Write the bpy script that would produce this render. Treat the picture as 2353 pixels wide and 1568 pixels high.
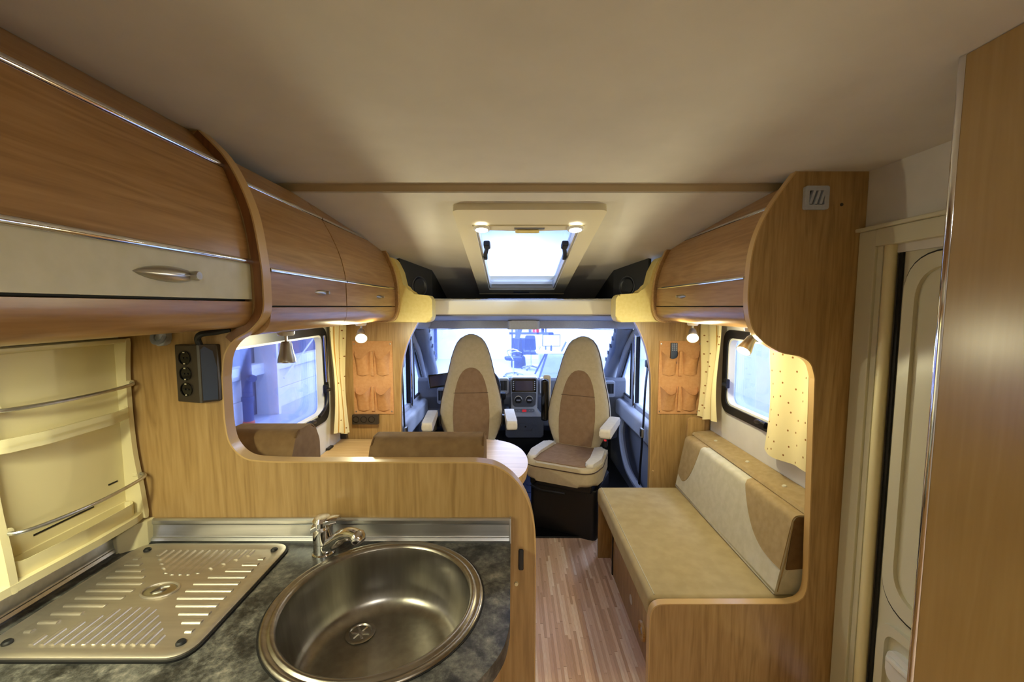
import bpy, bmesh, math, random
from mathutils import Vector, Matrix
R = math.radians
random.seed(7)
for o in list(bpy.data.objects): bpy.data.objects.remove(o)
SC = bpy.context.scene
COL = SC.collection

# ------------------------------------------------------------------ camera, world, large lights, exposure
cam_d = bpy.data.cameras.new('camera'); cam = bpy.data.objects.new('camera', cam_d); COL.objects.link(cam)
cam_d.sensor_width = 36; cam_d.lens = 960/2353*36; cam_d.clip_start = .01; cam_d.clip_end = 100
cam.location = (0, 0, 1.5); cam.rotation_euler = (R(90)-math.atan(79/960), 0, 0)
SC.camera = cam
SC.view_settings.view_transform = 'Standard'; SC.view_settings.look = 'None'
SC.view_settings.gamma = 1; SC.view_settings.use_curve_mapping = False
SC.view_settings.exposure = 0.0
SC.cycles.use_denoising = True
SC.cycles.max_bounces = 10; SC.cycles.diffuse_bounces = 5; SC.cycles.transparent_max_bounces = 16
SC.cycles.sample_clamp_indirect = 6; SC.cycles.caustics_reflective = False; SC.cycles.caustics_refractive = False; SC.cycles.blur_glossy = 1
W = bpy.data.worlds.new('world'); SC.world = W; W.use_nodes = True
W.node_tree.nodes['Background'].inputs[0].default_value = (.55, .66, 1, 1)
W.node_tree.nodes['Background'].inputs[1].default_value = .5

def area(name, loc, rot, sx, sy, power, col, shape='RECTANGLE', spread=180):
    l = bpy.data.lights.new(name, 'AREA'); l.shape = shape; l.size = sx
    if shape in ('RECTANGLE', 'ELLIPSE'): l.size_y = sy
    l.energy = power; l.color = col; l.spread = R(spread)
    o = bpy.data.objects.new(name, l); COL.objects.link(o); o.location = loc; o.rotation_euler = rot
    return o
HALL = (.74, .83, 1)
for hx, hy, hp in ((-2.6, 1, 160), (-2.6, 6, 170), (-2.6, 11, 420), (3, 1, 500), (3, 6, 550), (3, 11, 950), (0, 14, 1050)):
    area('hall_light', (hx, hy, 4.55), (0, 0, 0), 1.2, 2.4, hp, HALL)
# ------------------------------------------------------------------ helpers
def lin(c): return tuple(((v/255)/12.92 if v/255 <= .04045 else ((v/255+.055)/1.055)**2.4) for v in c)
def wloc(o):
    v = Vector((0, 0, 0))
    while o: v = v+o.location; o = o.parent
    return v
def finish(bm, name, mat, parent=None, local=False, smooth=35, origin=None):
    me = bpy.data.meshes.new(name)
    bmesh.ops.remove_doubles(bm, verts=bm.verts, dist=1e-6)
    bmesh.ops.recalc_face_normals(bm, faces=bm.faces)
    o = bpy.data.objects.new(name, me); COL.objects.link(o)
    if parent is not None:
        o.parent = parent
        if not local:
            off = wloc(parent); bmesh.ops.translate(bm, verts=bm.verts, vec=-off)
    elif origin is not None:
        bmesh.ops.translate(bm, verts=bm.verts, vec=-Vector(origin)); o.location = origin
    bm.to_mesh(me); bm.free()
    if smooth:
        me.shade_smooth(); me.set_sharp_from_angle(angle=R(smooth))
        wn = o.modifiers.new('weighted_normal', 'WEIGHTED_NORMAL'); wn.keep_sharp = True
    me.materials.append(mat)
    return o
def T(name, label, cat, loc=(0, 0, 0), rz=0, group=None, rx=0):
    o = bpy.data.objects.new(name, None); COL.objects.link(o); o.location = loc; o.rotation_euler = (rx, 0, rz)
    o.empty_display_size = .05
    o['label'] = label; o['category'] = cat
    if group: o['group'] = group
    return o
def tag(o, label, cat, group=None):
    o['label'] = label; o['category'] = cat
    if group: o['group'] = group
    return o
def struct(o, label=None):
    o['kind'] = 'structure'
    if label: o['label'] = label
    return o
def copy_tree(o, parent=None):
    c = o.copy(); COL.objects.link(c); c.parent = parent
    for ch in list(o.children): copy_tree(ch, c)
    return c

def B(): return bmesh.new()
def box(bm, lo, hi, r=0, seg=2):
    x0, y0, z0 = lo; x1, y1, z1 = hi
    vs = [bm.verts.new(p) for p in ((x0,y0,z0),(x1,y0,z0),(x1,y1,z0),(x0,y1,z0),(x0,y0,z1),(x1,y0,z1),(x1,y1,z1),(x0,y1,z1))]
    fs = [bm.faces.new([vs[i] for i in f]) for f in ((3,2,1,0),(4,5,6,7),(0,1,5,4),(1,2,6,5),(2,3,7,6),(3,0,4,7))]
    if r:
        es = list({e for f in fs for e in f.edges})
        bmesh.ops.bevel(bm, geom=es, offset=r, segments=seg, profile=.5, affect='EDGES')
    return bm
def cbox(bm, c, s, r=0, seg=2):
    return box(bm, [c[i]-s[i]/2 for i in range(3)], [c[i]+s[i]/2 for i in range(3)], r, seg)
def ax3(axis, a, p):
    return {'X': (a, p[0], p[1]), 'Y': (p[0], a, p[1]), 'Z': (p[0], p[1], a)}[axis]
def prism(bm, poly, axis, a0, a1, r=0, seg=2):
    """poly: 2D outline in the plane across `axis`, extruded from a0 to a1; r bevels both rims."""
    n = len(poly)
    v0 = [bm.verts.new(ax3(axis, a0, p)) for p in poly]; v1 = [bm.verts.new(ax3(axis, a1, p)) for p in poly]
    f0 = bm.faces.new(v0); f1 = bm.faces.new(v1[::-1])
    for i in range(n): bm.faces.new((v0[i], v1[i], v1[(i+1) % n], v0[(i+1) % n]))
    if r: bmesh.ops.bevel(bm, geom=list(f0.edges)+list(f1.edges), offset=r, segments=seg, profile=.5, affect='EDGES')
    return bm
def fillet(poly, rad, n=6, closed=True):
    """round polygon corners; rad is one number or one per corner"""
    out = []; m = len(poly)
    for i, p in enumerate(poly):
        r = rad if not isinstance(rad, (list, tuple)) else rad[i]
        if (not closed and i in (0, m-1)) or r <= 0: out.append(tuple(p)); continue
        a = Vector(poly[i-1]); b = Vector(p); c = Vector(poly[(i+1) % m])
        d1 = (a-b); d2 = (c-b); l1 = d1.length; l2 = d2.length; d1.normalize(); d2.normalize()
        ang = math.acos(max(-1, min(1, d1.dot(d2))))
        if ang > 3.1: out.append(tuple(p)); continue
        t = min(r/math.tan(ang/2), l1*.49, l2*.49)
        A = b+d1*t; C = b+d2*t
        for k in range(n+1):
            s = k/n; q = A*(1-s)**2+b*2*s*(1-s)+C*s*s
            out.append((q.x, q.y))
    return out
def cr(pts, n=6, closed=False):
    """Catmull-Rom through points (2D or 3D)"""
    P = [Vector(p) for p in pts]; out = []; m = len(P)
    rng = range(m if closed else m-1)
    for i in rng:
        if closed: p0, p1, p2, p3 = P[i-1], P[i], P[(i+1) % m], P[(i+2) % m]
        else: p0, p1, p2, p3 = P[max(i-1,0)], P[i], P[i+1], P[min(i+2,m-1)]
        for k in range(n):
            t = k/n
            out.append(tuple(.5*((2*p1)+(p2-p0)*t+(2*p0-5*p1+4*p2-p3)*t*t+(3*p1-p0-3*p2+p3)*t**3)))
    if not closed: out.append(tuple(P[-1]))
    return out
def offset2(path, t):
    P = [Vector(p) for p in path]; out = []
    for i in range(len(P)):
        a = P[max(i-1,0)]; b = P[min(i+1,len(P)-1)]; d = (b-a)
        if d.length < 1e-9: d = Vector((1,0))
        d.normalize(); out.append((P[i].x-d.y*t, P[i].y+d.x*t))
    return out
def shell(bm, path, axis, a0, a1, t, r=0):
    """open 2D path thickened by t and extruded: a curved board"""
    return prism(bm, list(path)+offset2(path, t)[::-1], axis, a0, a1, r)
def tube(bm, path, r, seg=8, closed=False, flat=1.0, up=None):
    P = [Vector(p) for p in path]; n = len(P); rings = []
    prev = Vector(up) if up else None
    for i in range(n):
        if closed: d = P[(i+1) % n]-P[i-1]
        else: d = P[min(i+1,n-1)]-P[max(i-1,0)]
        d.normalize()
        if prev is None: prev = Vector((0,0,1)) if abs(d.z) < .9 else Vector((1,0,0))
        u = prev-d*prev.dot(d)
        if u.length < 1e-6: u = d.orthogonal()
        u.normalize(); w = d.cross(u); prev = u
        rr = r[i] if isinstance(r, (list, tuple)) else r
        rings.append([bm.verts.new(P[i]+(u*math.cos(a)*flat+w*math.sin(a))*rr) for a in (2*math.pi*k/seg for k in range(seg))])
    m = n if closed else n-1
    for i in range(m):
        A = rings[i]; C = rings[(i+1) % n]
        for k in range(seg): bm.faces.new((A[k], A[(k+1) % seg], C[(k+1) % seg], C[k]))
    if not closed:
        bm.faces.new(rings[0][::-1]); bm.faces.new(rings[-1])
    return bm
def lathe(bm, prof, origin=(0,0,0), direction=(0,0,1), seg=24, sx=1, sy=1):
    """prof: (radius, height) pairs; closed at ends when radius is 0"""
    q = Vector((0,0,1)).rotation_difference(Vector(direction).normalized()); O = Vector(origin)
    rings = []
    for r, h in prof:
        if r <= 1e-7: rings.append([bm.verts.new(O+q@Vector((0,0,h)))])
        else: rings.append([bm.verts.new(O+q@Vector((r*math.cos(a)*sx, r*math.sin(a)*sy, h))) for a in (2*math.pi*k/seg for k in range(seg))])
    for A, C in zip(rings, rings[1:]):
        for k in range(seg):
            a0, a1 = A[k % len(A)], A[(k+1) % len(A)]; c0, c1 = C[k % len(C)], C[(k+1) % len(C)]
            f = []
            for v in (a0, a1, c1, c0):
                if v not in f: f.append(v)
            if len(f) >= 3:
                try: bm.faces.new(f)
                except ValueError: pass
    return bm
def grid(bm, rows, thick=None):
    """rows of 3D points; with thick (vector or function of i,j) becomes a closed slab"""
    def lay(rs):
        V = [[bm.verts.new(p) for p in r] for r in rs]
        return V
    A = lay(rows); n, m = len(A), len(A[0])
    for i in range(n-1):
        for j in range(m-1): bm.faces.new((A[i][j], A[i][j+1], A[i+1][j+1], A[i+1][j]))
    if thick is not None:
        Cr = [[Vector(rows[i][j])+(Vector(thick(i,j)) if callable(thick) else Vector(thick)) for j in range(m)] for i in range(n)]
        C = lay(Cr)
        for i in range(n-1):
            for j in range(m-1): bm.faces.new((C[i][j], C[i+1][j], C[i+1][j+1], C[i][j+1]))
        ra = [A[0][j] for j in range(m)]+[A[i][-1] for i in range(1,n)]+[A[-1][j] for j in range(m-2,-1,-1)]+[A[i][0] for i in range(n-2,0,-1)]
        rc = [C[0][j] for j in range(m)]+[C[i][-1] for i in range(1,n)]+[C[-1][j] for j in range(m-2,-1,-1)]+[C[i][0] for i in range(n-2,0,-1)]
        k = len(ra)
        for i in range(k): bm.faces.new((ra[i], rc[i], rc[(i+1) % k], ra[(i+1) % k]))
    return bm
def ring_frame(bm, outer, inner, axis, a0, a1):
    """frame between two outlines with equal point count"""
    n = len(outer)
    V = {}
    for nm, pl in (('o', outer), ('i', inner)):
        for a in (a0, a1): V[nm, a] = [bm.verts.new(ax3(axis, a, p)) for p in pl]
    for i in range(n):
        j = (i+1) % n
        for q in ((V['o',a0][i], V['o',a0][j], V['i',a0][j], V['i',a0][i]), (V['o',a1][i], V['i',a1][i], V['i',a1][j], V['o',a1][j]),
                  (V['o',a0][i], V['o',a1][i], V['o',a1][j], V['o',a0][j]), (V['i',a0][i], V['i',a0][j], V['i',a1][j], V['i',a1][i])):
            bm.faces.new(q)
    return bm
def rrect(x0, y0, x1, y1, r, n=6):
    return fillet([(x0,y0),(x1,y0),(x1,y1),(x0,y1)], r, n)
def wall_hole(bm, axis, a0, a1, u0, u1, v0, v1, holes):
    """slab with rectangular holes (u0,u1,v0,v1)"""
    us = sorted({u0, u1, *[h[0] for h in holes], *[h[1] for h in holes]}); vs = sorted({v0, v1, *[h[2] for h in holes], *[h[3] for h in holes]})
    for i in range(len(us)-1):
        for j in range(len(vs)-1):
            cu, cv = (us[i]+us[i+1])/2, (vs[j]+vs[j+1])/2
            if any(h[0] < cu < h[1] and h[2] < cv < h[3] for h in holes): continue
            prism(bm, [(us[i],vs[j]),(us[i+1],vs[j]),(us[i+1],vs[j+1]),(us[i],vs[j+1])], axis, a0, a1)
    return bm
def arc(cx, cy, r, a0, a1, n=10, ry=None):
    return [(cx+r*math.cos(R(a0+(a1-a0)*k/n)), cy+(ry or r)*math.sin(R(a0+(a1-a0)*k/n))) for k in range(n+1)]
def ball(bm, c, r, u=12, v=8):
    m = Matrix.Translation(c) @ Matrix.Diagonal((r if isinstance(r,(int,float)) else r[0], r if isinstance(r,(int,float)) else r[1], r if isinstance(r,(int,float)) else r[2], 1))
    bmesh.ops.create_uvsphere(bm, u_segments=u, v_segments=v, radius=1, matrix=m); return bm

# ------------------------------------------------------------------ materials
def mat(name, col, rough=.5, metal=0, spec=.5, **k):
    m = bpy.data.materials.new(name); m.use_nodes = True; b = m.node_tree.nodes['Principled BSDF']
    b.inputs['Base Color'].default_value = (*lin(col), 1); b.inputs['Roughness'].default_value = rough
    b.inputs['Metallic'].default_value = metal; b.inputs['Specular IOR Level'].default_value = spec
    for n, v in k.items(): b.inputs[n.replace('_', ' ')].default_value = v
    return m
def N(m, t, **k):
    n = m.node_tree.nodes.new(t)
    for a, v in k.items():
        if a in n.inputs: n.inputs[a].default_value = v
        else: setattr(n, a, v)
    return n
def L(m, a, b): m.node_tree.links.new(a, b)
def ramp(m, fac, stops):
    r = N(m, 'ShaderNodeValToRGB'); e = r.color_ramp.elements
    while len(e) < len(stops): e.new(.5)
    for el, (p, c) in zip(e, stops): el.position = p; el.color = (*lin(c), 1)
    L(m, fac, r.inputs[0]); return r
def noisy(name, c1, c2, scale=40, rough=.5, bump=0, detail=6, metal=0, stretch=(1,1,1), lo=.35, hi=.65, dist=0, spec=.5, bscale=None, **k):
    m = mat(name, c1, rough, metal, spec, **k); b = m.node_tree.nodes['Principled BSDF']
    tc = N(m, 'ShaderNodeTexCoord'); mp = N(m, 'ShaderNodeMapping'); mp.inputs['Scale'].default_value = stretch
    nz = N(m, 'ShaderNodeTexNoise'); nz.inputs['Scale'].default_value = scale; nz.inputs['Detail'].default_value = detail; nz.inputs['Distortion'].default_value = dist
    L(m, tc.outputs['Object'], mp.inputs[0]); L(m, mp.outputs[0], nz.inputs['Vector'])
    r = ramp(m, nz.outputs['Fac'], [(lo, c1), (hi, c2)]); L(m, r.outputs[0], b.inputs['Base Color'])
    if bump:
        nb = nz
        if bscale:
            nb = N(m, 'ShaderNodeTexNoise'); nb.inputs['Scale'].default_value = bscale; nb.inputs['Detail'].default_value = 4; L(m, mp.outputs[0], nb.inputs['Vector'])
        bp = N(m, 'ShaderNodeBump'); bp.inputs['Strength'].default_value = bump; bp.inputs['Distance'].default_value = .002
        L(m, nb.outputs['Fac'], bp.inputs['Height']); L(m, bp.outputs[0], b.inputs['Normal'])
    return m
def wood(name, dark, mid, light, grain='Z', rough=.35, s=1.6, contrast=.72, spec=.5):
    m = mat(name, mid, rough, 0, spec); b = m.node_tree.nodes['Principled BSDF']
    tc = N(m, 'ShaderNodeTexCoord'); mp = N(m, 'ShaderNodeMapping')
    g = .07; sc = {'X': (g,1,1), 'Y': (1,g,1), 'Z': (1,1,g)}[grain]
    mp.inputs['Scale'].default_value = [v*s for v in sc]
    L(m, tc.outputs['Object'], mp.inputs[0])
    n1 = N(m, 'ShaderNodeTexNoise'); n1.inputs['Scale'].default_value = 9; n1.inputs['Detail'].default_value = 3; n1.inputs['Distortion'].default_value = 1.2
    n2 = N(m, 'ShaderNodeTexNoise'); n2.inputs['Scale'].default_value = 75; n2.inputs['Detail'].default_value = 5
    L(m, mp.outputs[0], n1.inputs['Vector']); L(m, mp.outputs[0], n2.inputs['Vector'])
    # growth rings: a sawtooth of the soft noise gives the cathedral figure
    mu = N(m, 'ShaderNodeMath', operation='MULTIPLY'); mu.inputs[1].default_value = 9; L(m, n1.outputs['Fac'], mu.inputs[0])
    fr = N(m, 'ShaderNodeMath', operation='PINGPONG'); fr.inputs[1].default_value = 1; L(m, mu.outputs[0], fr.inputs[0])
    a1 = N(m, 'ShaderNodeMath', operation='MULTIPLY'); a1.inputs[1].default_value = .34*contrast; L(m, fr.outputs[0], a1.inputs[0])
    a2 = N(m, 'ShaderNodeMath', operation='MULTIPLY_ADD'); a2.inputs[1].default_value = .85*contrast; L(m, n2.outputs['Fac'], a2.inputs[0]); L(m, a1.outputs[0], a2.inputs[2])
    off = N(m, 'ShaderNodeMath', operation='ADD'); off.inputs[1].default_value = .5-.595*contrast; L(m, a2.outputs[0], off.inputs[0])
    r = ramp(m, off.outputs[0], [(.2, dark), (.5, mid), (.8, light)])
    L(m, r.outputs[0], b.inputs['Base Color'])
    return m
def emit(name, col, strength):
    m = bpy.data.materials.new(name); m.use_nodes = True; b = m.node_tree.nodes['Principled BSDF']
    b.inputs['Base Color'].default_value = (*lin(col), 1); b.inputs['Emission Color'].default_value = (*lin(col), 1); b.inputs['Emission Strength'].default_value = strength
    return m
def glassy(name, tint=(235,240,255), gloss=.06):
    m = bpy.data.materials.new(name); m.use_nodes = True; nt = m.node_tree; nt.nodes.clear()
    out = N(m, 'ShaderNodeOutputMaterial'); mx = N(m, 'ShaderNodeMixShader'); tr = N(m, 'ShaderNodeBsdfTransparent'); gl = N(m, 'ShaderNodeBsdfGlossy')
    tr.inputs[0].default_value = (*lin(tint), 1); gl.inputs['Roughness'].default_value = .03
    fr = N(m, 'ShaderNodeFresnel'); fr.inputs[0].default_value = 1.4
    mu = N(m, 'ShaderNodeMath', operation='MULTIPLY'); mu.inputs[1].default_value = gloss/.028; L(m, fr.outputs[0], mu.inputs[0])
    cl = N(m, 'ShaderNodeMath', operation='MINIMUM'); cl.inputs[1].default_value = .9; L(m, mu.outputs[0], cl.inputs[0])
    L(m, cl.outputs[0], mx.inputs[0]); L(m, tr.outputs[0], mx.inputs[1]); L(m, gl.outputs[0], mx.inputs[2]); L(m, mx.outputs[0], out.inputs[0])
    return m
M = {}
M['wood_v'] = wood('beech_upright', (142,110,64), (172,139,88), (188,157,106), 'Z', .33)
M['wood_y'] = wood('beech_lengthwise', (138,102,60), (164,126,80), (180,144,98), 'Y', .28)
M['wood_x'] = wood('beech_crosswise', (168,132,80), (194,160,106), (208,178,126), 'X', .4, spec=.3)
M['wood_ward'] = wood('satin_beech_upright', (146,116,68), (156,126,76), (166,137,86), 'Z', .25, 1.6, .4, spec=.6)
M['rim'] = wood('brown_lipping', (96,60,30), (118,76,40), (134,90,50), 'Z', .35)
M['band'] = mat('pale_edge_band', (198,164,108), .3)
M['ceil'] = noisy('ceiling_lining', (206,202,194), (212,208,200), 6, .75, .05, bscale=300)
M['wallc'] = noisy('wall_lining', (206,202,194), (214,210,202), 8, .7, .06, bscale=250)
M['cream'] = mat('cream_plastic', (226,216,172), .4)
M['cream_flap'] = noisy('cream_laminate', (206,204,178), (212,210,186), 30, .35)
M['foam'] = noisy('cream_vinyl', (226,206,128), (232,214,140), 60, .5, .05)
M['lip'] = mat('ivory_vinyl', (226,218,190), .45)
M['trimtan'] = mat('tan_plastic', (176,158,126), .4)
M['chrome'] = mat('chrome', (225,225,228), .07, 1)
M['alu'] = noisy('brushed_aluminium', (196,198,202), (214,216,220), 60, .3, metal=1, stretch=(.05,1,1))
M['steel'] = noisy('brushed_steel', (150,144,134), (166,160,150), 90, .3, metal=1, stretch=(.06,1,1))
M['bowl'] = noisy('satin_bowl_steel', (150,146,138), (164,160,152), 50, .3, metal=1, stretch=(1,1,.1))
M['tray'] = noisy('tray_steel', (186,178,164), (198,190,176), 60, .42, metal=.85, stretch=(.1,1,1))
M['nickel'] = mat('satin_nickel', (188,186,180), .28, 1)
M['black'] = mat('black_plastic', (18,18,20), .4)
M['rubber'] = mat('black_rubber', (14,14,15), .6)
M['charcoal'] = mat('charcoal_trim', (44,45,48), .6)
M['socket'] = mat('brown_black_socket', (54,46,38), .35)
M['sockside'] = mat('slate_reflection_and_plastic', (58,70,92), .35)  # blue reflection put into the socket block's side; also the remote's own plastic
M['gloss_black'] = mat('gloss_black', (10,10,12), .12)
M['grey'] = noisy('cab_grey_plastic', (128,133,146), (136,141,154), 200, .55, .1)
M['grey_l'] = noisy('pale_grey_cab_lining', (178,184,198), (186,192,206), 120, .6, .05)
M['grey_d'] = noisy('dark_grey_plastic', (72,76,86), (80,84,94), 200, .5, .1)
M['white_pl'] = mat('white_plastic', (222,222,216), .35)
M['doorc'] = mat('cream_door_skin', (204,200,176), .38)
M['gasket'] = mat('door_gasket', (16,15,14), .6)
M['worktop'] = None
M['mat'] = noisy('blue_grey_mat', (72,82,112), (84,94,126), 120, .5, .2)
M['suede'] = noisy('tan_suede', (156,134,94), (168,146,106), 35, .9, .15, bscale=500, spec=.2)
M['suede_d'] = noisy('brown_suede', (128,102,70), (140,114,80), 30, .9, .15, bscale=500, spec=.2)
M['suede_l'] = noisy('beige_suede', (190,184,158), (200,194,170), 30, .9, .12, bscale=500, spec=.2)
M['suede_dk'] = noisy('dark_brown_cushion_side', (106,80,50), (116,90,58), 40, .9, .1, bscale=400, spec=.2)
M['suede_seat'] = noisy('light_tan_seat_suede', (166,148,106), (176,158,116), 18, .9, .15, bscale=500, spec=.2)
M['seat_b'] = noisy('cab_seat_beige', (190,176,144), (198,184,154), 40, .85, .12, bscale=600, spec=.2)
M['seat_l'] = noisy('cab_seat_pale', (218,212,200), (226,220,208), 40, .85, .1, bscale=600, spec=.2)
M['seat_i'] = noisy('cab_seat_brown', (140,113,88), (150,123,98), 30, .9, .12, bscale=600, spec=.2)
M['piping'] = mat('dark_piping', (70,50,38), .7)
M['pocket'] = noisy('terracotta_cloth', (198,148,100), (206,158,110), 60, .9, .1, bscale=400, spec=.2)
M['screen'] = mat('dark_screen', (62,62,84), .12)
M['red'] = emit('red_button', (220,50,60), .4)
M['glass'] = glassy('acrylic_pane', (228,232,255), .02)
M['wglass'] = glassy('windscreen_glass', (238,243,255), .015)
def frosted(name, col, a):
    m = mat(name, col, .25); b = m.node_tree.nodes['Principled BSDF']; b.inputs['Alpha'].default_value = a; return m
M['frost'] = frosted('frosted_cream_plastic', (236,228,190), .45)
M['clear'] = glassy('clear_plastic', (238,232,205), .10)
M['lampglow'] = emit('warm_bulb', (255,236,150), 14)
M['ledglow'] = emit('white_led', (255,250,235), 40)
def worktop_mat():
    m = mat('slate_worktop', (60,62,62), .42); b = m.node_tree.nodes['Principled BSDF']
    tc = N(m, 'ShaderNodeTexCoord')
    n1 = N(m, 'ShaderNodeTexNoise'); n1.inputs['Scale'].default_value = 20; n1.inputs['Detail'].default_value = 10; n1.inputs['Roughness'].default_value = .78; n1.inputs['Distortion'].default_value = .15
    n2 = N(m, 'ShaderNodeTexNoise'); n2.inputs['Scale'].default_value = 70; n2.inputs['Detail'].default_value = 6
    for n in (n1, n2): L(m, tc.outputs['Object'], n.inputs['Vector'])
    r1 = ramp(m, n1.outputs['Fac'], [(.36, (22,23,24)), (.46, (70,70,68)), (.54, (112,112,108)), (.66, (160,156,146))])
    r2 = ramp(m, n2.outputs['Fac'], [(.3, (120,120,120)), (.7, (230,228,220))])
    mx = N(m, 'ShaderNodeMix', data_type='RGBA', blend_type='MULTIPLY'); mx.inputs[0].default_value = .8
    L(m, r1.outputs[0], mx.inputs[6]); L(m, r2.outputs[0], mx.inputs[7]); L(m, mx.outputs[2], b.inputs['Base Color'])
    return m
M['worktop'] = worktop_mat()
def strip_mat():
    m = mat('striped_wood_vinyl', (170,130,100), .4); b = m.node_tree.nodes['Principled BSDF']
    oi = N(m, 'ShaderNodeObjectInfo'); tc = N(m, 'ShaderNodeTexCoord'); mp = N(m, 'ShaderNodeMapping'); mp.inputs['Scale'].default_value = (1,.05,1)
    nz = N(m, 'ShaderNodeTexNoise'); nz.inputs['Scale'].default_value = 180; nz.inputs['Detail'].default_value = 4
    L(m, tc.outputs['Object'], mp.inputs[0]); L(m, mp.outputs[0], nz.inputs['Vector'])
    a = N(m, 'ShaderNodeMath', operation='MULTIPLY_ADD'); a.inputs[1].default_value = .35; L(m, nz.outputs['Fac'], a.inputs[0])
    mu = N(m, 'ShaderNodeMath', operation='MULTIPLY'); mu.inputs[1].default_value = .65; L(m, oi.outputs['Random'], mu.inputs[0]); L(m, mu.outputs[0], a.inputs[2])
    r = ramp(m, a.outputs[0], [(.1, (188,148,116)), (.45, (218,180,148)), (.7, (232,200,170)), (.88, (250,232,210))])
    L(m, r.outputs[0], b.inputs['Base Color']); return m
M['strip'] = strip_mat()
def dotted(name, base, dot, scale=26, size=.1):
    m = mat(name, base, .85, 0, .2); b = m.node_tree.nodes['Principled BSDF']
    b.inputs['Subsurface Weight'].default_value = 0
    tc = N(m, 'ShaderNodeTexCoord'); mp = N(m, 'ShaderNodeCombineXYZ'); sx = N(m, 'ShaderNodeSeparateXYZ'); v = N(m, 'ShaderNodeTexVoronoi'); v.voronoi_dimensions = '2D'; v.inputs['Scale'].default_value = scale; v.inputs['Randomness'].default_value = .55
    L(m, tc.outputs['Object'], sx.inputs[0]); L(m, sx.outputs['Y'], mp.inputs[0]); L(m, sx.outputs['Z'], mp.inputs[1]); L(m, mp.outputs[0], v.inputs['Vector'])
    r = ramp(m, v.outputs['Distance'], [(size*.9, dot), (size, base)]); L(m, r.outputs[0], b.inputs['Base Color']); return m
M['curtain'] = dotted('dotted_cream_curtain', (226,212,160), (140,96,50), 17, .075)
M['stripe'] = mat('ochre_stripe', (190,140,50), .8)
# ================================================================== SETTING: the motorhome shell
XL, XR, ZC = -1.04, 1.18, 1.945
fl = struct(finish(box(B(), (XL,-2,-.05), (XR,2.61,-.0015)), 'floor', M['strip'], smooth=0))
sm = B(); box(sm, (-.0064,-.5,-.0012), (.0064,.5,0)); sme = bpy.data.meshes.new('strip'); sm.to_mesh(sme); sm.free(); sme.materials.append(M['strip'])
x = .045; cnt = 0
while x < .665 and cnt < 300:
    y = 1.30-random.random()*.25
    while y < 2.605:
        ln = .22+random.random()*.16; y1 = min(y+ln, 2.605)
        if y1 > 1.45 and y1-y > .02 and cnt < 300:
            yy0 = max(y, 1.40)
            o = bpy.data.objects.new('strip', sme); COL.objects.link(o); o.parent = fl; o.location = (x, (yy0+y1)/2, 0); o.scale = (1, y1-yy0-.0012, 1); cnt += 1
        y = y1
    x += .0136
LW = (1.34, 2.285, .90, 1.36)     # left window opening (y0,y1,z0,z1)
RW = (1.50, 2.27, .955, 1.345)    # right window opening
wl = struct(finish(wall_hole(B(), 'X', XL-.04, XL, -2, 2.62, 0, 1.96, [LW]), 'wall_left', M['wallc'], smooth=0))
wr = struct(finish(wall_hole(B(), 'X', XR, XR+.04, -2, 2.62, 0, 1.96, [RW, (.62, 1.325, -.01, 1.665)]), 'wall_right', M['wallc'], smooth=0))
wb = struct(finish(box(B(), (XL-.04,-2.04,0), (XR+.04,-2,1.96)), 'wall_back', M['wallc'], smooth=0))
ce = struct(finish(box(B(), (XL-.04,-2,ZC), (XR+.04,1.60,ZC+.04)), 'ceiling', M['ceil'], smooth=0))
# raked roof lining running down over the cab, with the skylight opening
cz = cr([(1.565,1.914),(1.8,1.888),(2.05,1.855),(2.35,1.808),(2.8,1.715),(3.14,1.62),(3.45,1.53)], 4)
SX0, SX1, SY0, SY1 = -.162, .300, 1.82, 2.99     # skylight opening
b = B()
def slope_piece(x0, x1, y0, y1):
    def zat(y):
        for p, q in zip(cz, cz[1:]):
            if p[0]-1e-4 <= y <= q[0]+1e-4: t = (y-p[0])/(q[0]-p[0]); return p[1]+(q[1]-p[1])*t
        return cz[-1][1]
    ys = [y0]+[p[0] for p in cz if y0+.005 < p[0] < y1-.005]+[y1]
    path = [(y, zat(y)) for y in ys]
    prism(b, path+[(p[0], p[1]+.03) for p in path[::-1]], 'X', x0, x1)
slope_piece(XL-.04, SX0, 1.565, 3.45); slope_piece(SX1, XR+.04, 1.565, 3.45)
slope_piece(SX0, SX1, 1.565, SY0); slope_piece(SX0, SX1, SY1, 3.45)
struct(finish(b, 'ceiling_front', M['ceil'], smooth=30))
# cross trim where the flat ceiling ends
tp = fillet([(1.556,1.95),(1.556,1.938),(1.564,1.919),(1.59,1.911),(1.60,1.95)], [0,.008,.008,.006,0], 4)
struct(finish(prism(B(), tp, 'X', -.90, 1.01, .004), 'trim_1', M['trimtan']))

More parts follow.
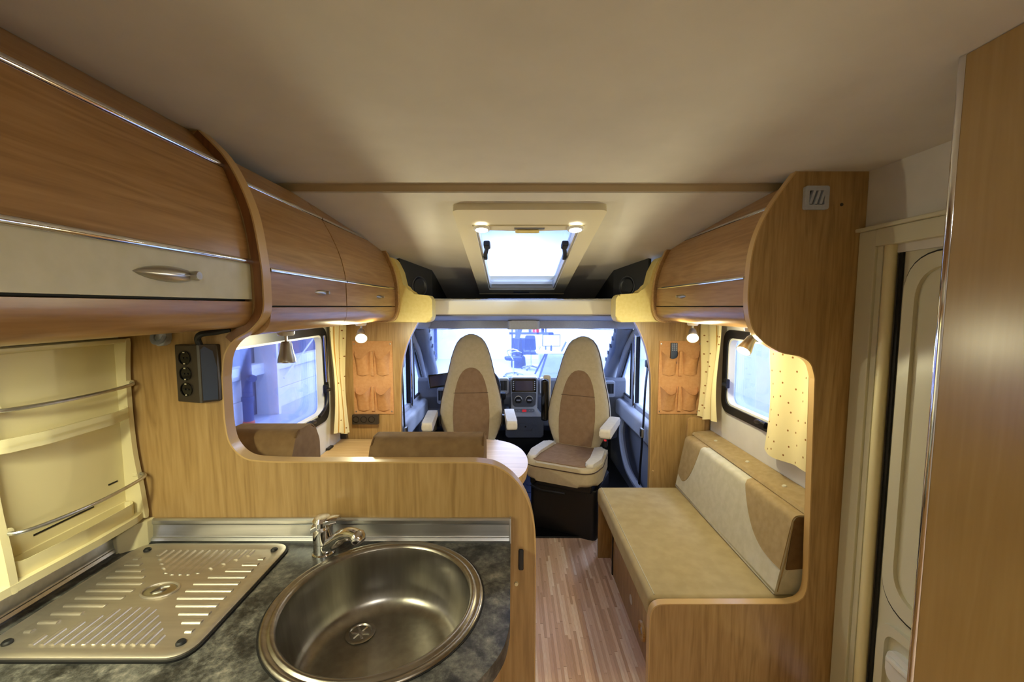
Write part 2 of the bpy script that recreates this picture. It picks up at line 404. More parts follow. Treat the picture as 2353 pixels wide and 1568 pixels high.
# ---- windows
def window(name, X, side, op, hinges):
    y0, y1, z0, z1 = op; s = side      # s=-1: left wall, +1: right wall; interior is at -s
    fr = ring_frame(B(), rrect(y0-.03, z0-.03, y1+.03, z1+.03, .075, 8), rrect(y0+.012, z0+.012, y1-.012, z1-.012, .055, 8), 'X', X-s*.012, X+s*.035)
    w = struct(finish(fr, name, M['black']))
    g = finish(ring_frame(B(), rrect(y0+.006, z0+.006, y1-.006, z1-.006, .06, 8), rrect(y0+.022, z0+.022, y1-.022, z1-.022, .052, 8), 'X', X-s*.004, X+s*.03), 'inner_frame', M['white_pl'], w)
    finish(prism(B(), rrect(y0+.008, z0+.008, y1-.008, z1-.008, .055, 8), 'X', X+s*.033, X+s*.038), 'pane', M['glass'], w)
    for hy, hz, vert in hinges:
        lb = B()
        if vert:
            cbox(lb, (X-s*.018, hy, hz), (.022,.03,.05), .005); cbox(lb, (X-s*.034, hy-.012, hz-.004), (.016,.045,.018), .005)
        else:
            cbox(lb, (X-s*.018, hy, hz), (.022,.05,.03), .005); tube(lb, cr([(X-s*.03,hy-.04,hz+.012),(X-s*.038,hy-.01,hz+.016),(X-s*.03,hy+.035,hz+.004)],4), .009, 8)
        finish(lb, 'latch', M['black'], w)
    return w
w1 = window('window_1', XL, -1, LW, [(2.27,1.05,True),(2.07,.905,False)])
st = finish(tube(B(), [(XL+.028,2.245,1.345),(XL+.028,2.262,1.09)], .0065, 10), 'stay_rod', M['chrome'], w1)
finish(tube(B(), cr([(XL+.028,2.262,1.05),(XL+.03,2.255,.99),(XL+.03,2.22,.95),(XL+.03,2.15,.925)],5), .008, 8), 'stay_arm', M['black'], w1)
w2 = window('window_2', XR, 1, RW, [(2.235,1.085,True),(1.90,.955,False)])

# ---- entrance door in the right wall (camera sees a narrow slice of it)
d1 = struct(finish(box(B(), (XR+.012,.60,0), (XR+.052,1.285,1.672), .004), 'door_1', M['doorc']))
cas = B()
box(cas, (XR-.022,1.352,0), (XR+.01,1.418,1.745), .004); box(cas, (XR-.014,1.332,0), (XR+.01,1.352,1.70), .003)
box(cas, (XR-.024,.62,1.69), (XR+.01,1.352,1.745), .004); box(cas, (XR-.034,.62,1.745), (XR+.005,1.43,1.757), .003)
box(cas, (XR+.045,1.26,0), (XR+.07,1.42,1.75)); box(cas, (XR+.045,.6,1.66), (XR+.07,1.42,1.75))
finish(cas, 'door_casing', M['doorc'], d1)
finish(tube(B(), [(XR-.006,1.312,0),(XR-.006,1.312,1.69)], .0165, 12), 'round_jamb', M['cream'], d1)
finish(box(B(), (XR+.006,1.284,0), (XR+.012,1.296,1.69)), 'gasket', M['gasket'], d1)
finish(box(B(), (XR+.000,1.327,0), (XR+.006,1.332,1.69)), 'jamb_gap', M['gasket'], d1)
finish(box(B(), (XR+.006,.62,1.676), (XR+.012,1.296,1.689)), 'head_gasket', M['gasket'], d1)
def yz(y0, z0, y1, z1, r): return rrect(y0, z0, y1, z1, r, 8)
ip = B(); ring_frame(ip, yz(.62,.55,1.268,1.655,.12), yz(.66,.60,1.232,1.615,.10), 'X', XR+.0, XR+.013)
finish(ip, 'raised_border', M['doorc'], d1)
gs = B(); ring_frame(gs, yz(.612,.542,1.272,1.66,.12), yz(.624,.554,1.264,1.651,.115), 'X', XR+.004, XR+.0135)
finish(gs, 'border_gasket', M['gasket'], d1)
finish(ring_frame(B(), yz(.62,.12,1.268,.51,.06), yz(.65,.15,1.24,.48,.045), 'X', XR-.002, XR+.013), 'pocket_border', M['doorc'], d1)
hd = B(); prism(hd, rrect(1.08,.34,1.225,.44,.03,6), 'X', XR-.008, XR+.012, .003)
h = finish(hd, 'handle_plate', M['white_pl'], d1)
finish(cbox(B(), (XR-.014,1.165,.412), (.014,.10,.018), .005), 'handle_lever', M['white_pl'], h)

# ---- wardrobe side by the camera, right
wd = T('wardrobe', 'tall satin beech wardrobe side panel with chrome edge at far right', 'wardrobe', (.82,-.2,0))
finish(box(B(), (.802,-1.2,0), (.84,.776,ZC-.001), .001), 'side_panel', M['wood_ward'], wd)
finish(box(B(), (.84,-1.2,0), (1.17,.775,1.94)), 'body', M['wood_ward'], wd)
finish(tube(B(), [(.806,.783,0),(.806,.783,ZC-.001)], .0075, 12), 'chrome_edge', M['chrome'], wd)
finish(box(B(), (.810,.776,0), (.842,.79,ZC-.001), .002), 'dark_edge', M['charcoal'], wd)

# ================================================================== partition with pass-through between kitchen and dinette
prof_c = cr([(-.795,1.945),(-.728,1.871),(-.676,1.751),(-.655,1.618),(-.652,1.55),(-.656,1.483),(-.690,1.440),(-.735,1.412),(-.762,1.372),(-.772,1.31)], 6)
low = [(-.772,1.20),(-.762,1.135),(-.725,1.092),(-.665,1.081),(-.55,1.079)]
top_edge = prof_c + cr(low, 6) + [(-.10,1.078)] + cr([(-.10,1.078),(-.045,1.068),(.005,1.032),(.040,.975),(.058,.905),(.062,.83)], 5)[1:]
pt = T('kitchen_partition', 'beech partition with curved pass-through opening behind the sink', 'partition', (-.5,1.115,0))
finish(prism(B(), [(XL,0)]+[(XL,1.945)]+top_edge+[(.062,0)], 'Y', 1.10, 1.13), 'panel', M['wood_v'], pt)
edge = top_edge+[(.062,.0)]
finish(shell(B(), edge, 'Y', 1.097, 1.133, .004, .001), 'edge_band', M['band'], pt)
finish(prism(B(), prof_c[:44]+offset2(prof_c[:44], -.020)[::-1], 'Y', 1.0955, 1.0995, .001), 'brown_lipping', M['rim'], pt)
finish(box(B(), (.018,1.094,.775), (.032,1.1,.835), .004), 'catch_slot', M['charcoal'], pt)
finish(lathe(B(), [(0,.006),(.005,.005),(.006,0),(0,0)], (.012,1.099,.735), (0,-1,0), 12), 'peg', M['cream'], pt)

# ================================================================== overhead lockers
def lens_handle(bm, w, h, t, n=14):
    """leaf-shaped pull in the local YZ plane, bulging to +X"""
    rows = []
    for i in range(n+1):
        s = -1+2*i/n; hw = h/2*(1-s*s)**.8+1e-4
        rows.append([(t*(1-s*s)*math.cos(R(a)), s*w/2, hw*math.sin(R(a))) for a in (-90,-50,-20,0,20,50,90)])
    grid(bm, rows, thick=(-.004,0,0)); return bm
def locker(name, label, side, prof, y0, y1, mats, hy, hs, ins=.0):
    """prof: dict of XZ curves on the right-hand side sign; side mirrors"""
    t = T(name, label, 'cabinet', (side*.9,(y0+y1)/2,1.44), group=None)
    S = lambda pts: [(p[0]*side if side > 0 else -p[0], p[1]) for p in pts]
    sg = -side        # offset sign so that thickness goes into the locker
    def board(nm, pts, m, th=.016, a0=y0, a1=y1, r=.0015, par=t):
        P = S(pts); off = offset2(P, th*(1 if side > 0 else -1))
        return finish(prism(B(), P+off[::-1], 'Y', a0, a1, r), nm, m, par)
    wallx = XR if side > 0 else -XL
    fa = prof['fascia']; board('fascia', fa, mats['fascia'])
    dr = board('door', prof['door'], mats['door'], a0=y0+.002, a1=y1-.002)
    fp = board('flap', prof['flap'], mats['flap'], a0=y0+.002, a1=y1-.002)
    board('valance', prof['val'], mats['val'])
    # dark interior liner visible in the gaps, floor board on the wall side
    v = prof['val'][-1]
    finish(box(B(), (min(side*v[0],side*wallx),y0,v[1]), (max(side*v[0],side*wallx),y1,v[1]+.014)), 'bottom_board', M['wallc'], t)
    k = prof['flap'][0]
    finish(box(B(), (min(side*(k[0]+.02),side*(k[0]+.03)),y0,prof['flap'][-1][1]-.02), (max(side*(k[0]+.02),side*(k[0]+.03)),y1,prof['door'][-1][1]+.02)), 'inner_liner', M['charcoal'], t)
    for (px, pz, pr) in prof['rails']:
        rb = B(); tube(rb, [(side*px,y0+.002,pz),(side*px,y1-.002,pz)], pr, 10, flat=1.3, up=(0,0,1)); finish(rb, 'chrome_rail', M['chrome'], t)
    # pull
    hz = (prof['flap'][0][1]+prof['flap'][-1][1])/2; hx = side*(prof['flap'][0][0]+prof['flap'][-1][0])/2
    hb = lens_handle(B(), hs, hs*.19, hs*.10)
    bmesh.ops.transform(hb, matrix=Matrix.Translation((hx,hy,hz)) @ Matrix.Rotation(math.pi if side > 0 else 0, 4, 'Z'), verts=hb.verts)
    ho = finish(hb, 'handle', M['nickel'], fp)
    kb = lathe(B(), [(0,hs*.16),(hs*.05,hs*.158),(hs*.062,hs*.13),(hs*.055,0),(0,0)], (hx,hy+hs*.27,hz), (-side,0,0), 16)
    finish(kb, 'latch_button', M['nickel'], ho)
    return t
kd = cr([(.735,1.852),(.716,1.80),(.696,1.735),(.685,1.67),(.680,1.622)], 5)
K = dict(fascia=[(.815,1.944),(.745,1.866)], door=kd, flap=[(.678,1.609),(.677,1.519)], val=[(.677,1.513)]+cr([(.678,1.50),(.684,1.474),(.702,1.452),(.735,1.443),(.80,1.441)], 4),
         rails=[(.736,1.859,.005),(.676,1.6155,.0055)])
wm = dict(fascia=M['wood_y'], door=M['wood_y'], flap=M['wood_y'], val=M['wood_y'])
km = dict(wm); km['flap'] = M['cream_flap']
locker('kitchen_locker', 'large curved kitchen overhead locker with cream flap and leaf-shaped pull', -1, K, -1.0, 1.097, km, .835, .165)
dd = cr([(.738,1.836),(.705,1.775),(.674,1.70),(.658,1.635),(.654,1.604)], 5)
D = dict(fascia=[(.80,1.915),(.748,1.846)], door=dd, flap=[(.653,1.593),(.652,1.503)], val=[(.652,1.498)]+cr([(.653,1.482),(.659,1.452),(.678,1.430),(.71,1.422),(.78,1.420)], 4),
         rails=[(.740,1.841,.0045),(.651,1.5985,.0045)])
locker('dinette_locker', 'curved beech overhead locker beside the kitchen end panel above left window', -1, D, 1.134, 1.655, wm, 1.44, .10)
locker('dinette_locker', 'narrower beech overhead locker at the cab end above left curtain', -1, D, 1.658, 2.345, wm, 2.07, .10)
RD = {k: ([(p[0]+.147, p[1]) for p in v] if k != 'rails' else [(p[0]+.147, p[1], p[2]) for p in v]) for k, v in D.items()}
locker('bench_locker', 'curved beech overhead locker above the right bench window', 1, RD, 1.446, 2.325, wm, 1.98, .10)
# rounded wooden end cheeks at the cab end of both locker rows
def cheek(side, y, dx, label):
    o = cr([(.775,1.90),(.725,1.845),(.688,1.775),(.658,1.70),(.642,1.62),(.638,1.52),(.642,1.47),(.662,1.428),(.71,1.412)], 5)
    poly = [(side*(p[0]+dx), p[1]) for p in o]+[(side*(1.03 if side < 0 else 1.17),1.412),(side*(1.03 if side < 0 else 1.17),1.90)]
    c = T('locker_cheek', label, 'panel', (side*.9,y,1.41))
    finish(prism(B(), poly, 'Y', y, y+.022, .003), 'panel', M['wood_y'], c)
    e = [(side*(p[0]+dx), p[1]) for p in o]
    finish(prism(B(), e+offset2(e, .004*(-1 if side > 0 else 1))[::-1], 'Y', y-.002, y+.024, .001), 'edge_band', M['wood_x'], c)
cheek(-1, 2.347, 0, 'rounded beech end cheek closing left locker row at cab')
cheek(1, 2.327, .147, 'rounded beech end cheek closing right locker at cab')
# cream upholstered corner covers
def cover(side, y, pts, label):
    poly = fillet([(side*p[0], p[1]) for p in pts], [0,.03,.05,.07,.02,.03,.035,0], 5)
    tag(finish(prism(B(), poly, 'Y', y, y+.11, .012, 3), 'corner_cover', M['foam'], origin=(side*.7,y,1.4)), label, 'cover')
cover(-1, 2.373, [(.85,1.778),(.668,1.778),(.63,1.70),(.602,1.575),(.47,1.563),(.452,1.54),(.452,1.41),(.85,1.41)], 'padded cream corner cover left of the cab shelf')
cover(1, 2.353, [(1.0,1.778),(.823,1.778),(.785,1.70),(.757,1.58),(.60,1.568),(.582,1.545),(.582,1.412),(1.0,1.412)], 'padded cream corner cover right of the cab shelf')

# ================================================================== right end panel of the bench
ep_c = cr([(.94,1.945),(.858,1.824),(.813,1.71),(.80,1.58),(.805,1.478),(.835,1.404),(.912,1.350),(.985,1.333),(1.025,1.305),(1.043,1.25)], 6)
ep_l = cr([(1.060,.56),(1.058,.49),(1.040,.45),(1.00,.434),(.94,.432)], 5)+[(.56,.431)]+cr([(.56,.431),(.525,.427),(.506,.408),(.50,.37)], 4)[1:]
ep_edge = ep_c+ep_l+[(.50,0)]
ep = T('bench_end_panel', 'tall beech end panel with S-shaped cut-out beside the entrance door', 'panel', (1.1,1.43,0))
finish(prism(B(), ep_edge+[(XR-.001,0),(XR-.001,1.945)], 'Y', 1.42, 1.444), 'panel', M['wood_v'], ep)
finish(prism(B(), ep_edge+offset2(ep_edge, -.004)[::-1], 'Y', 1.418, 1.446, .001), 'edge_band', M['band'], ep)
finish(lathe(B(), [(0,.002),(.005,.002),(.006,0),(0,0)], (1.095,1.4205,1.838), (0,-1,0), 10), 'screw_cap', M['socket'], ep)
vt = T('air_vent', 'square grey air vent with three slanted slats near the ceiling', 'vent', (1.004,1.42,1.82))
finish(ring_frame(B(), rrect(.964,1.820,1.044,1.896,.008,4), rrect(.979,1.835,1.029,1.881,.003,4), 'Y', 1.408, 1.421), 'frame', M['grey_l'], vt)
finish(box(B(), (.976,1.418,1.832), (1.032,1.4205,1.884)), 'backing', M['charcoal'], vt)
for k in range(3):
    x0 = .978+k*.0165
    finish(prism(B(), [(x0,1.837),(x0+.009,1.837),(x0+.021,1.880),(x0+.012,1.880)], 'Y', 1.406, 1.419, .001), 'slat', M['grey_l'], vt)

# ================================================================== kitchen block
ZW = .862
wt = [(XL+.002,1.098),(-.004,1.098)]+[(-.004,.80)]+cr([(-.004,.80),(-.016,.735),(-.052,.672),(-.12,.60),(-.24,.53),(-.38,.49),(-.47,.47)], 5)[1:]+[(-.50,.40),(-.50,-1.0),(XL+.002,-1.0)]
SKX, SKY, SKR = -.29, .862, .225
b = B()      # worktop with round cut-out: bridge the outline to the hole
ang = [2*math.pi*k/48 for k in range(48)]
hole = [(SKX+.198*math.cos(a), SKY+.198*math.sin(a)) for a in ang]
def wt_slab(bm, z0, z1):
    import mathutils
    tri = mathutils.geometry.delaunay_2d_cdt([Vector(p) for p in wt+hole], [], [list(range(len(wt))), list(range(len(wt), len(wt)+48))], 0, 1e-6)
    co, _, fs = tri[0], tri[1], tri[2]
    def inside(p):
        c = False; n = len(wt)
        for i in range(n):
            a, d = wt[i], wt[i-1]
            if (a[1] > p[1]) != (d[1] > p[1]) and p[0] < (d[0]-a[0])*(p[1]-a[1])/(d[1]-a[1])+a[0]: c = not c
        return c and (p[0]-SKX)**2+(p[1]-SKY)**2 > .197**2
    V0 = [bm.verts.new((c.x,c.y,z0)) for c in co]; V1 = [bm.verts.new((c.x,c.y,z1)) for c in co]
    for f in fs:
        ctr = sum((co[i] for i in f), Vector((0,0)))/len(f)
        if inside(ctr):
            bm.faces.new([V1[i] for i in f]); bm.faces.new([V0[i] for i in f[::-1]])
    for e in [e for e in bm.edges if len(e.link_faces) == 1 and e.verts[0].co.z > (z0+z1)/2]:
        i0 = V1.index(e.verts[0]); i1 = V1.index(e.verts[1])
        bm.faces.new((V1[i0], V1[i1], V0[i1], V0[i0]))
    for v in [v for v in bm.verts if not v.link_faces]: bm.verts.remove(v)
wt_slab(b, ZW-.034, ZW)
tag(finish(b, 'worktop', M['worktop'], origin=(-.5,.6,ZW-.034), smooth=30), 'dark slate-look kitchen worktop with rounded corner', 'worktop')
bc = T('base_cabinet', 'beech kitchen base cabinet under the slate worktop', 'cabinet', (-.6,.3,0))
bp = [(XL+.01,1.095),(-.03,1.095),(-.03,.80)]+cr([(-.03,.80),(-.045,.745),(-.08,.69),(-.15,.625),(-.26,.56),(-.40,.52),(-.52,.50)], 5)[1:]+[(-.53,-.99),(XL+.01,-.99)]
b = B()
n = len(bp)
v0 = [b.verts.new((*p,0)) for p in bp]; v1 = [b.verts.new((*p,ZW-.035)) for p in bp]
for i in range(n): b.faces.new((v0[i], v1[i], v1[(i+1) % n], v0[(i+1) % n]))
finish(b, 'body', M['wood_v'], bc)
# ---- sink
sk = T('sink', 'round stainless steel sink bowl set into the slate worktop', 'sink', (SKX,SKY,ZW))
rim = [(.196,.001),(.199,.006),(.204,.0085),(.2085,.0075),(.211,.004),(.214,.0035),(.2175,.006),(.222,.0065),(.2255,.004),(.2265,.0005),(.22,-.001),(.20,-.001)]
rb = B(); lathe(rb, rim+[rim[0]], (SKX,SKY,ZW), seg=72); finish(rb, 'rim', M['steel'], sk, smooth=50)
finish(lathe(B(), [(.2262,-.001),(.2295,-.0002),(.2295,.0012),(.2262,.0012)], (SKX,SKY,ZW), seg=72), 'seal', M['rubber'], sk)
bw = [(.1965,.001),(.1945,-.006),(.192,-.03),(.188,-.09),(.180,-.122),(.166,-.139),(.14,-.1455),(.07,-.1475),(0,-.148)]
bw2 = [(r, h-.0015) for r, h in bw[::-1]]
finish(lathe(B(), bw+[(0,-.1495)], (SKX,SKY,ZW), seg=72), 'bowl', M['bowl'], sk, smooth=60)
dx, dy, dz = -.365, .945, ZW-.146
dr = finish(lathe(B(), [(.034,-.0005),(.035,.002),(.032,.0035),(.027,.003),(.0235,-.001),(.0225,-.004),(0,-.004)], (dx,dy,dz), seg=32), 'drain_flange', M['steel'], sk)
finish(lathe(B(), [(.021,-.003),(.021,-.0015),(0,-.0015)], (dx,dy,dz), seg=24), 'drain_well', M['black'], dr)
b = B()
for k in range(6):
    a = k*math.pi/3; c, s = math.cos(a), math.sin(a)
    tube(b, [(dx+c*.005,dy+s*.005,dz), (dx+c*.021,dy+s*.021,dz)], .003, 6)
lathe(b, [(0,.003),(.006,.002),(.007,-.001),(0,-.001)], (dx,dy,dz), seg=12)
finish(b, 'strainer', M['chrome'], dr)
# ---- draining board
TX0, TX1, TY0, TY1 = -.985, -.588, .702, 1.068
tr = T('draining_board', 'rectangular ribbed steel draining board with four rubber buffers', 'draining board', ((TX0+TX1)/2,(TY0+TY1)/2,ZW))
finish(prism(B(), rrect(TX0-.004,TY0-.004,TX1+.004,TY1+.004,.045,8), 'Z', ZW, ZW+.004), 'gasket', M['rubber'], tr)
b = B(); steps = [(0,.004),(0,.0075),(.004,.0095),(.012,.0095),(.022,.0065),(.028,.0055),(.07,.0055)]
prev = None
for ins, hh in steps:
    ol = rrect(TX0+ins,TY0+ins,TX1-ins,TY1-ins,max(.045-ins*.6,.02),8)
    vs = [b.verts.new((*p,ZW+hh)) for p in ol]
    if prev:
        for i in range(len(vs)): b.faces.new((prev[i], prev[(i+1) % len(vs)], vs[(i+1) % len(vs)], vs[i]))
    prev = vs
b.faces.new(prev)
finish(b, 'plate', M['tray'], tr, smooth=60)
CX, CY = (TX0+TX1)/2, (TY0+TY1)/2; hx, hy = (TX1-TX0)/2-.035, (TY1-TY0)/2-.03
def rib(p, q):
    b = B(); tube(b, [p, tuple(p[i]+(q[i]-p[i])*.02 for i in range(3)), tuple(p[i]+(q[i]-p[i])*.98 for i in range(3)), q], [.001,.0058,.0058,.001], 8, flat=.6, up=(0,0,1))
    finish(b, 'rib', M['tray'], tr, smooth=60)
zr = ZW+.0055
for k in range(-7, 8):         # far and near fields: ribs along Y
    x = k*.0190; t0 = abs(x)/hx*hy
    a0 = max(t0+.022, .052)
    if hy-a0 > .012:
        rib((CX+x,CY+a0,zr), (CX+x,CY+hy,zr)); rib((CX+x,CY-hy,zr), (CX+x,CY-a0,zr))
for k in range(-5, 6):         # left and right fields: ribs along X
    y = k*.0235; t0 = abs(y)/hy*hx
    a0 = max(t0+.024, .058)
    if hx-a0 > .012:
        rib((CX+a0,CY+y,zr), (CX+hx,CY+y,zr)); rib((CX-hx,CY+y,zr), (CX-a0,CY+y,zr))
fp = [(CX+.037*math.cos(a), CY+.026*math.sin(a), zr+.001) for a in ang]
em = finish(tube(B(), fp, .0028, 8, closed=True), 'emblem_ring', M['tray'], tr)
finish(lathe(B(), [(.034,0),(.03,.0015),(0,.002)], (CX,CY,zr), seg=32, sy=.7), 'emblem_dish', M['nickel'], tr)
ef = B(); tube(ef, cr([(CX-.012,CY-.012,zr+.002),(CX-.004,CY+.006,zr+.003),(CX+.012,CY+.013,zr+.002)],5), .0022, 6); tube(ef, cr([(CX-.006,CY-.012,zr+.002),(CX+.008,CY-.006,zr+.003),(CX+.012,CY+.002,zr+.002)],5), .0018, 6)
finish(ef, 'emblem_stroke', M['nickel'], tr)
for px, py in ((TX0+.037,TY1-.030),(TX1-.030,TY1-.030),(TX0+.035,TY0+.035),(TX1-.035,TY0+.035)):
    finish(lathe(B(), [(.0085,0),(.0085,.003),(.006,.0058),(0,.0065)], (px,py,ZW+.006), seg=16), 'rubber_buffer', M['rubber'], tr)
# ---- mixer tap
fx, fy = -.489, 1.036
tp = T('mixer_tap', 'chrome single-lever mixer tap between draining board and sink', 'tap', (fx,fy,ZW))
finish(lathe(B(), [(.028,0),(.028,.004),(.0245,.007),(.0235,.03),(.0235,.032),(.0245,.034),(.0245,.060),(.0235,.075),(.019,.082),(0,.084)], (fx,fy,ZW), seg=32), 'body', M['chrome'], tp)
b = B()
rows = []
for i in range(9):
    t = i/8; zz = ZW+.084+.012*math.sin(t*2.2)+.006*t; w = .0245*(1-.35*t)
    rows.append([(fx-.020+.062*t, fy+w*math.sin(R(a))*-1, zz+.010*(math.cos(R(a))-1)*(1 if t < .5 else .6)) for a in range(-90, 91, 20)])
grid(b, rows, thick=(0,0,-.008))
lathe(b, [(.0235,.078),(.0238,.090),(.018,.0985),(0,.101)], (fx,fy,ZW), seg=24)
finish(b, 'lever', M['chrome'], tp)
sp = finish(tube(B(), cr([(fx+.008,fy-.005,ZW+.018),(fx+.035,fy-.018,ZW+.040),(fx+.065,fy-.033,ZW+.066),(fx+.095,fy-.050,ZW+.080),(fx+.115,fy-.062,ZW+.080)],5), [.017]*4+[.0175]*6+[.0165]*5+[.0155]*4+[.0165]*2, 16), 'spout', M['chrome'], tp)
finish(lathe(B(), [(.0165,0),(.0185,.004),(.018,.014),(.013,.022),(0,.024)], (fx+.108,fy-.058,ZW+.083), (.55,-.32,-.5), 20), 'aerator', M['chrome'], sp)
# ---- aluminium upstands
def upstand(name, label, prof, axis, a0, a1):
    u = T(name, label, 'trim', (-.5,1.09,ZW) if axis == 'X' else (-1.03,.4,ZW))
    finish(prism(B(), prof, axis, a0, a1), 'profile', M['alu'], u, smooth=30)
    return u
upp = [(1.098,0),(1.082,0),(1.081,.006),(1.084,.013),(1.087,.014),(1.089,.018),(1.091,.046),(1.089,.049),(1.088,.052),(1.088,.060),(1.092,.064),(1.098,.064)]
u1 = upstand('worktop_upstand', 'aluminium upstand strip along the beech partition behind tap', [(p[0],p[1]+ZW) for p in upp], 'X', -.985, -.006)
finish(prism(B(), [(1.098,ZW),(1.079,ZW),(1.078,ZW+.010),(1.086,ZW+.066),(1.098,ZW+.066)], 'X', -.007, -.002, .001), 'end_cap', M['alu'], u1)
u2 = upstand('worktop_upstand', 'brownish aluminium upstand strip along left wall below the rack', [(XL+(1.1-p[0])-.002,p[1]+ZW) for p in upp], 'Y', -.9, 1.04)
cp = B(); prism(cp, fillet([(XL+.002,1.099),(XL+.002,1.036),(XL+.022,1.03),(-.99,1.055),(-.978,1.076),(-.975,1.099)], [0,.004,.006,.03,.006,0], 5), 'Z', ZW, ZW+.066, .004)
tag(finish(cp, 'corner_piece', M['cream'], origin=(-1.02,1.07,ZW)), 'cream plastic corner piece joining the two upstands', 'trim')
# ================================================================== moulded spice rack on the left wall
rk = T('spice_rack', 'cream moulded wall rack with two chrome rails beside the worktop', 'rack', (XL,.93,.93))
RY0, RY1, RZ0, RZ1 = .775, 1.088, .935, 1.418
b = B(); box(b, (XL,RY0,RZ0), (XL+.012,RY1,RZ1))
finish(b, 'back_panel', M['cream'], rk)
side_prof = [(XL+.001,RZ0)]+cr([(XL+.060,RZ0),(XL+.052,1.02),(XL+.040,1.12),(XL+.036,1.24),(XL+.038,1.34),(XL+.045,RZ1)], 4)+[(XL+.001,RZ1)]
for y in (RY0, RY1-.014):
    finish(prism(B(), side_prof, 'Y', y, y+.014, .004), 'side_cheek', M['cream'], rk)
finish(prism(B(), fillet([(XL+.001,RZ1-.016),(XL+.042,RZ1-.010),(XL+.044,RZ1),(XL+.001,RZ1)], .003, 2), 'Y', RY0, RY1), 'top_lip', M['cream'], rk)
led = [(RY0-.25,XL+.001),(RY0-.25,XL+.045),(.80,XL+.060),(.95,XL+.066),(1.05,XL+.062),(1.085,XL+.050),(1.094,XL+.02),(1.094,XL+.001)]
led = fillet([(p[1],p[0]) for p in led], [0,.01,.05,.05,.03,.015,.01,0], 4)
finish(prism(B(), led, 'Z', .936, .953, .006), 'ledge', M['cream'], rk)
tr_o = [(p[1],p[0]) for p in fillet([(.80,XL+.012),(.80,XL+.046),(.93,XL+.054),(1.06,XL+.046),(1.072,XL+.03),(1.072,XL+.012)], [.002,.02,.05,.02,.01,.002], 4)]
tr_i = [(XL+.0405+(p[0]-XL-.0405)*.84, .936+(p[1]-.936)*.95) for p in tr_o]
finish(ring_frame(B(), tr_o, tr_i, 'Z', .952, .985), 'tray_wall', M['cream'], rk)
for zz in (1.298, 1.052):
    o = .0 if zz > 1.2 else .014
    pth = cr([(XL+.030,.79,zz+.002),(XL+.050+o,.80,zz),(XL+.068+o,.87,zz-.001),(XL+.072+o,.94,zz-.001),(XL+.066+o,1.02,zz),(XL+.050+o,1.078,zz+.001),(XL+.030,1.084,zz+.006)], 6)
    rl = finish(tube(B(), pth, .0042, 10), 'rail', M['alu'], rk)
    for q in (.793, 1.080): finish(lathe(B(), [(0,.012),(.008,.011),(.008,0),(0,0)], (XL+.035,q,zz+.003), (1,0,0), 10), 'rail_end', M['cream'], rl)
sh = [(p[1],p[0]) for p in fillet([(.79,XL+.010),(.79,XL+.045),(.86,XL+.066),(1.00,XL+.066),(1.072,XL+.045),(1.072,XL+.010)], [.002,.02,.06,.06,.02,.002], 5)]
finish(prism(B(), sh, 'Z', 1.222, 1.228, .002), 'clear_shelf', M['frost'], rk)
shl = [p for p in sh if p[0] > XL+.03]
finish(prism(B(), shl+offset2(shl, .003)[::-1], 'Z', 1.212, 1.240, .001), 'clear_shelf_lip', M['frost'], rk)
for (ya, yb, zz) in ((.86,.99,1.008),(1.03,1.055,1.045)):
    finish(box(B(), (XL+.0115,ya,zz), (XL+.0128,yb,zz+.004)), 'slot', M['gasket'], rk)

# ================================================================== socket block, cable and hook on the partition
sb = T('socket_block', 'dark three-socket corner block on the beech partition', 'socket', (-.82,1.1,1.25))
pl = [(-.875,1.099),(-.874,1.076),(-.806,1.062),(-.800,1.063),(-.774,1.088),(-.771,1.099)]
finish(prism(B(), fillet(pl, [0,.004,.004,.003,.004,0], 3), 'Z', 1.252, 1.402, .003), 'housing', M['socket'], sb)
b = B(); P0 = Vector((-.7985,1.0645)); P1 = Vector((-.7755,1.0865)); n2 = Vector((1,-1)).normalized()
vs = [P0+n2*.002, P1+n2*.002, P1-n2*.001, P0-n2*.001]
prism(b, fillet([(.0,1.258),(1,1.258),(1,1.36),(.75,1.392),(.15,1.398),(0,1.385)], 0, 1), 'X', 0, 1)
bmesh.ops.delete(b, geom=list(b.verts), context='VERTS')
prof = [(0,1.258),(1,1.256),(1.05,1.34),(.8,1.385),(.25,1.398),(0,1.39)]
f = [P0+(P1-P0)*p[0] for p in prof]
A_ = [b.verts.new((q.x+n2.x*.0022,q.y+n2.y*.0022,p[1])) for q, p in zip(f, prof)]; C_ = [b.verts.new((q.x-n2.x*.001,q.y-n2.y*.001,p[1])) for q, p in zip(f, prof)]
b.faces.new(A_); b.faces.new(C_[::-1])
for i in range(6): b.faces.new((A_[i], C_[i], C_[(i+1) % 6], A_[(i+1) % 6]))
finish(b, 'side_reflection', M['sockside'], sb, smooth=0)  # bluish reflection on the housing's flank, built as a thin tinted plate
nrm = Vector((-.06,-.06*3.75,0)).normalized(); nrm = Vector((-.202,-.979,0))
for zz in (1.368, 1.327, 1.286):
    c = Vector((-.843,1.0692,zz))
    so = finish(lathe(B(), [(.0175,0),(.0185,.0035),(.0168,.0035),(.0158,.001),(0,.001)], c+nrm*-.0005, nrm, 28), 'socket_ring', M['gloss_black'], sb)
    pb = B()
    for sx in (-.0055,.0055): lathe(pb, [(.0022,0),(.0022,.0022),(0,.0022)], c+Vector((sx*.979,-sx*.202,0)), nrm, 8)
    finish(pb, 'contact_hole', M['black'], so)
    eb = B()
    for s in (-1,1): cbox(eb, c+nrm*.0022+Vector((0,0,s*.0145)), (.005,.002,.003))
    finish(eb, 'earth_clip', M['chrome'], so)
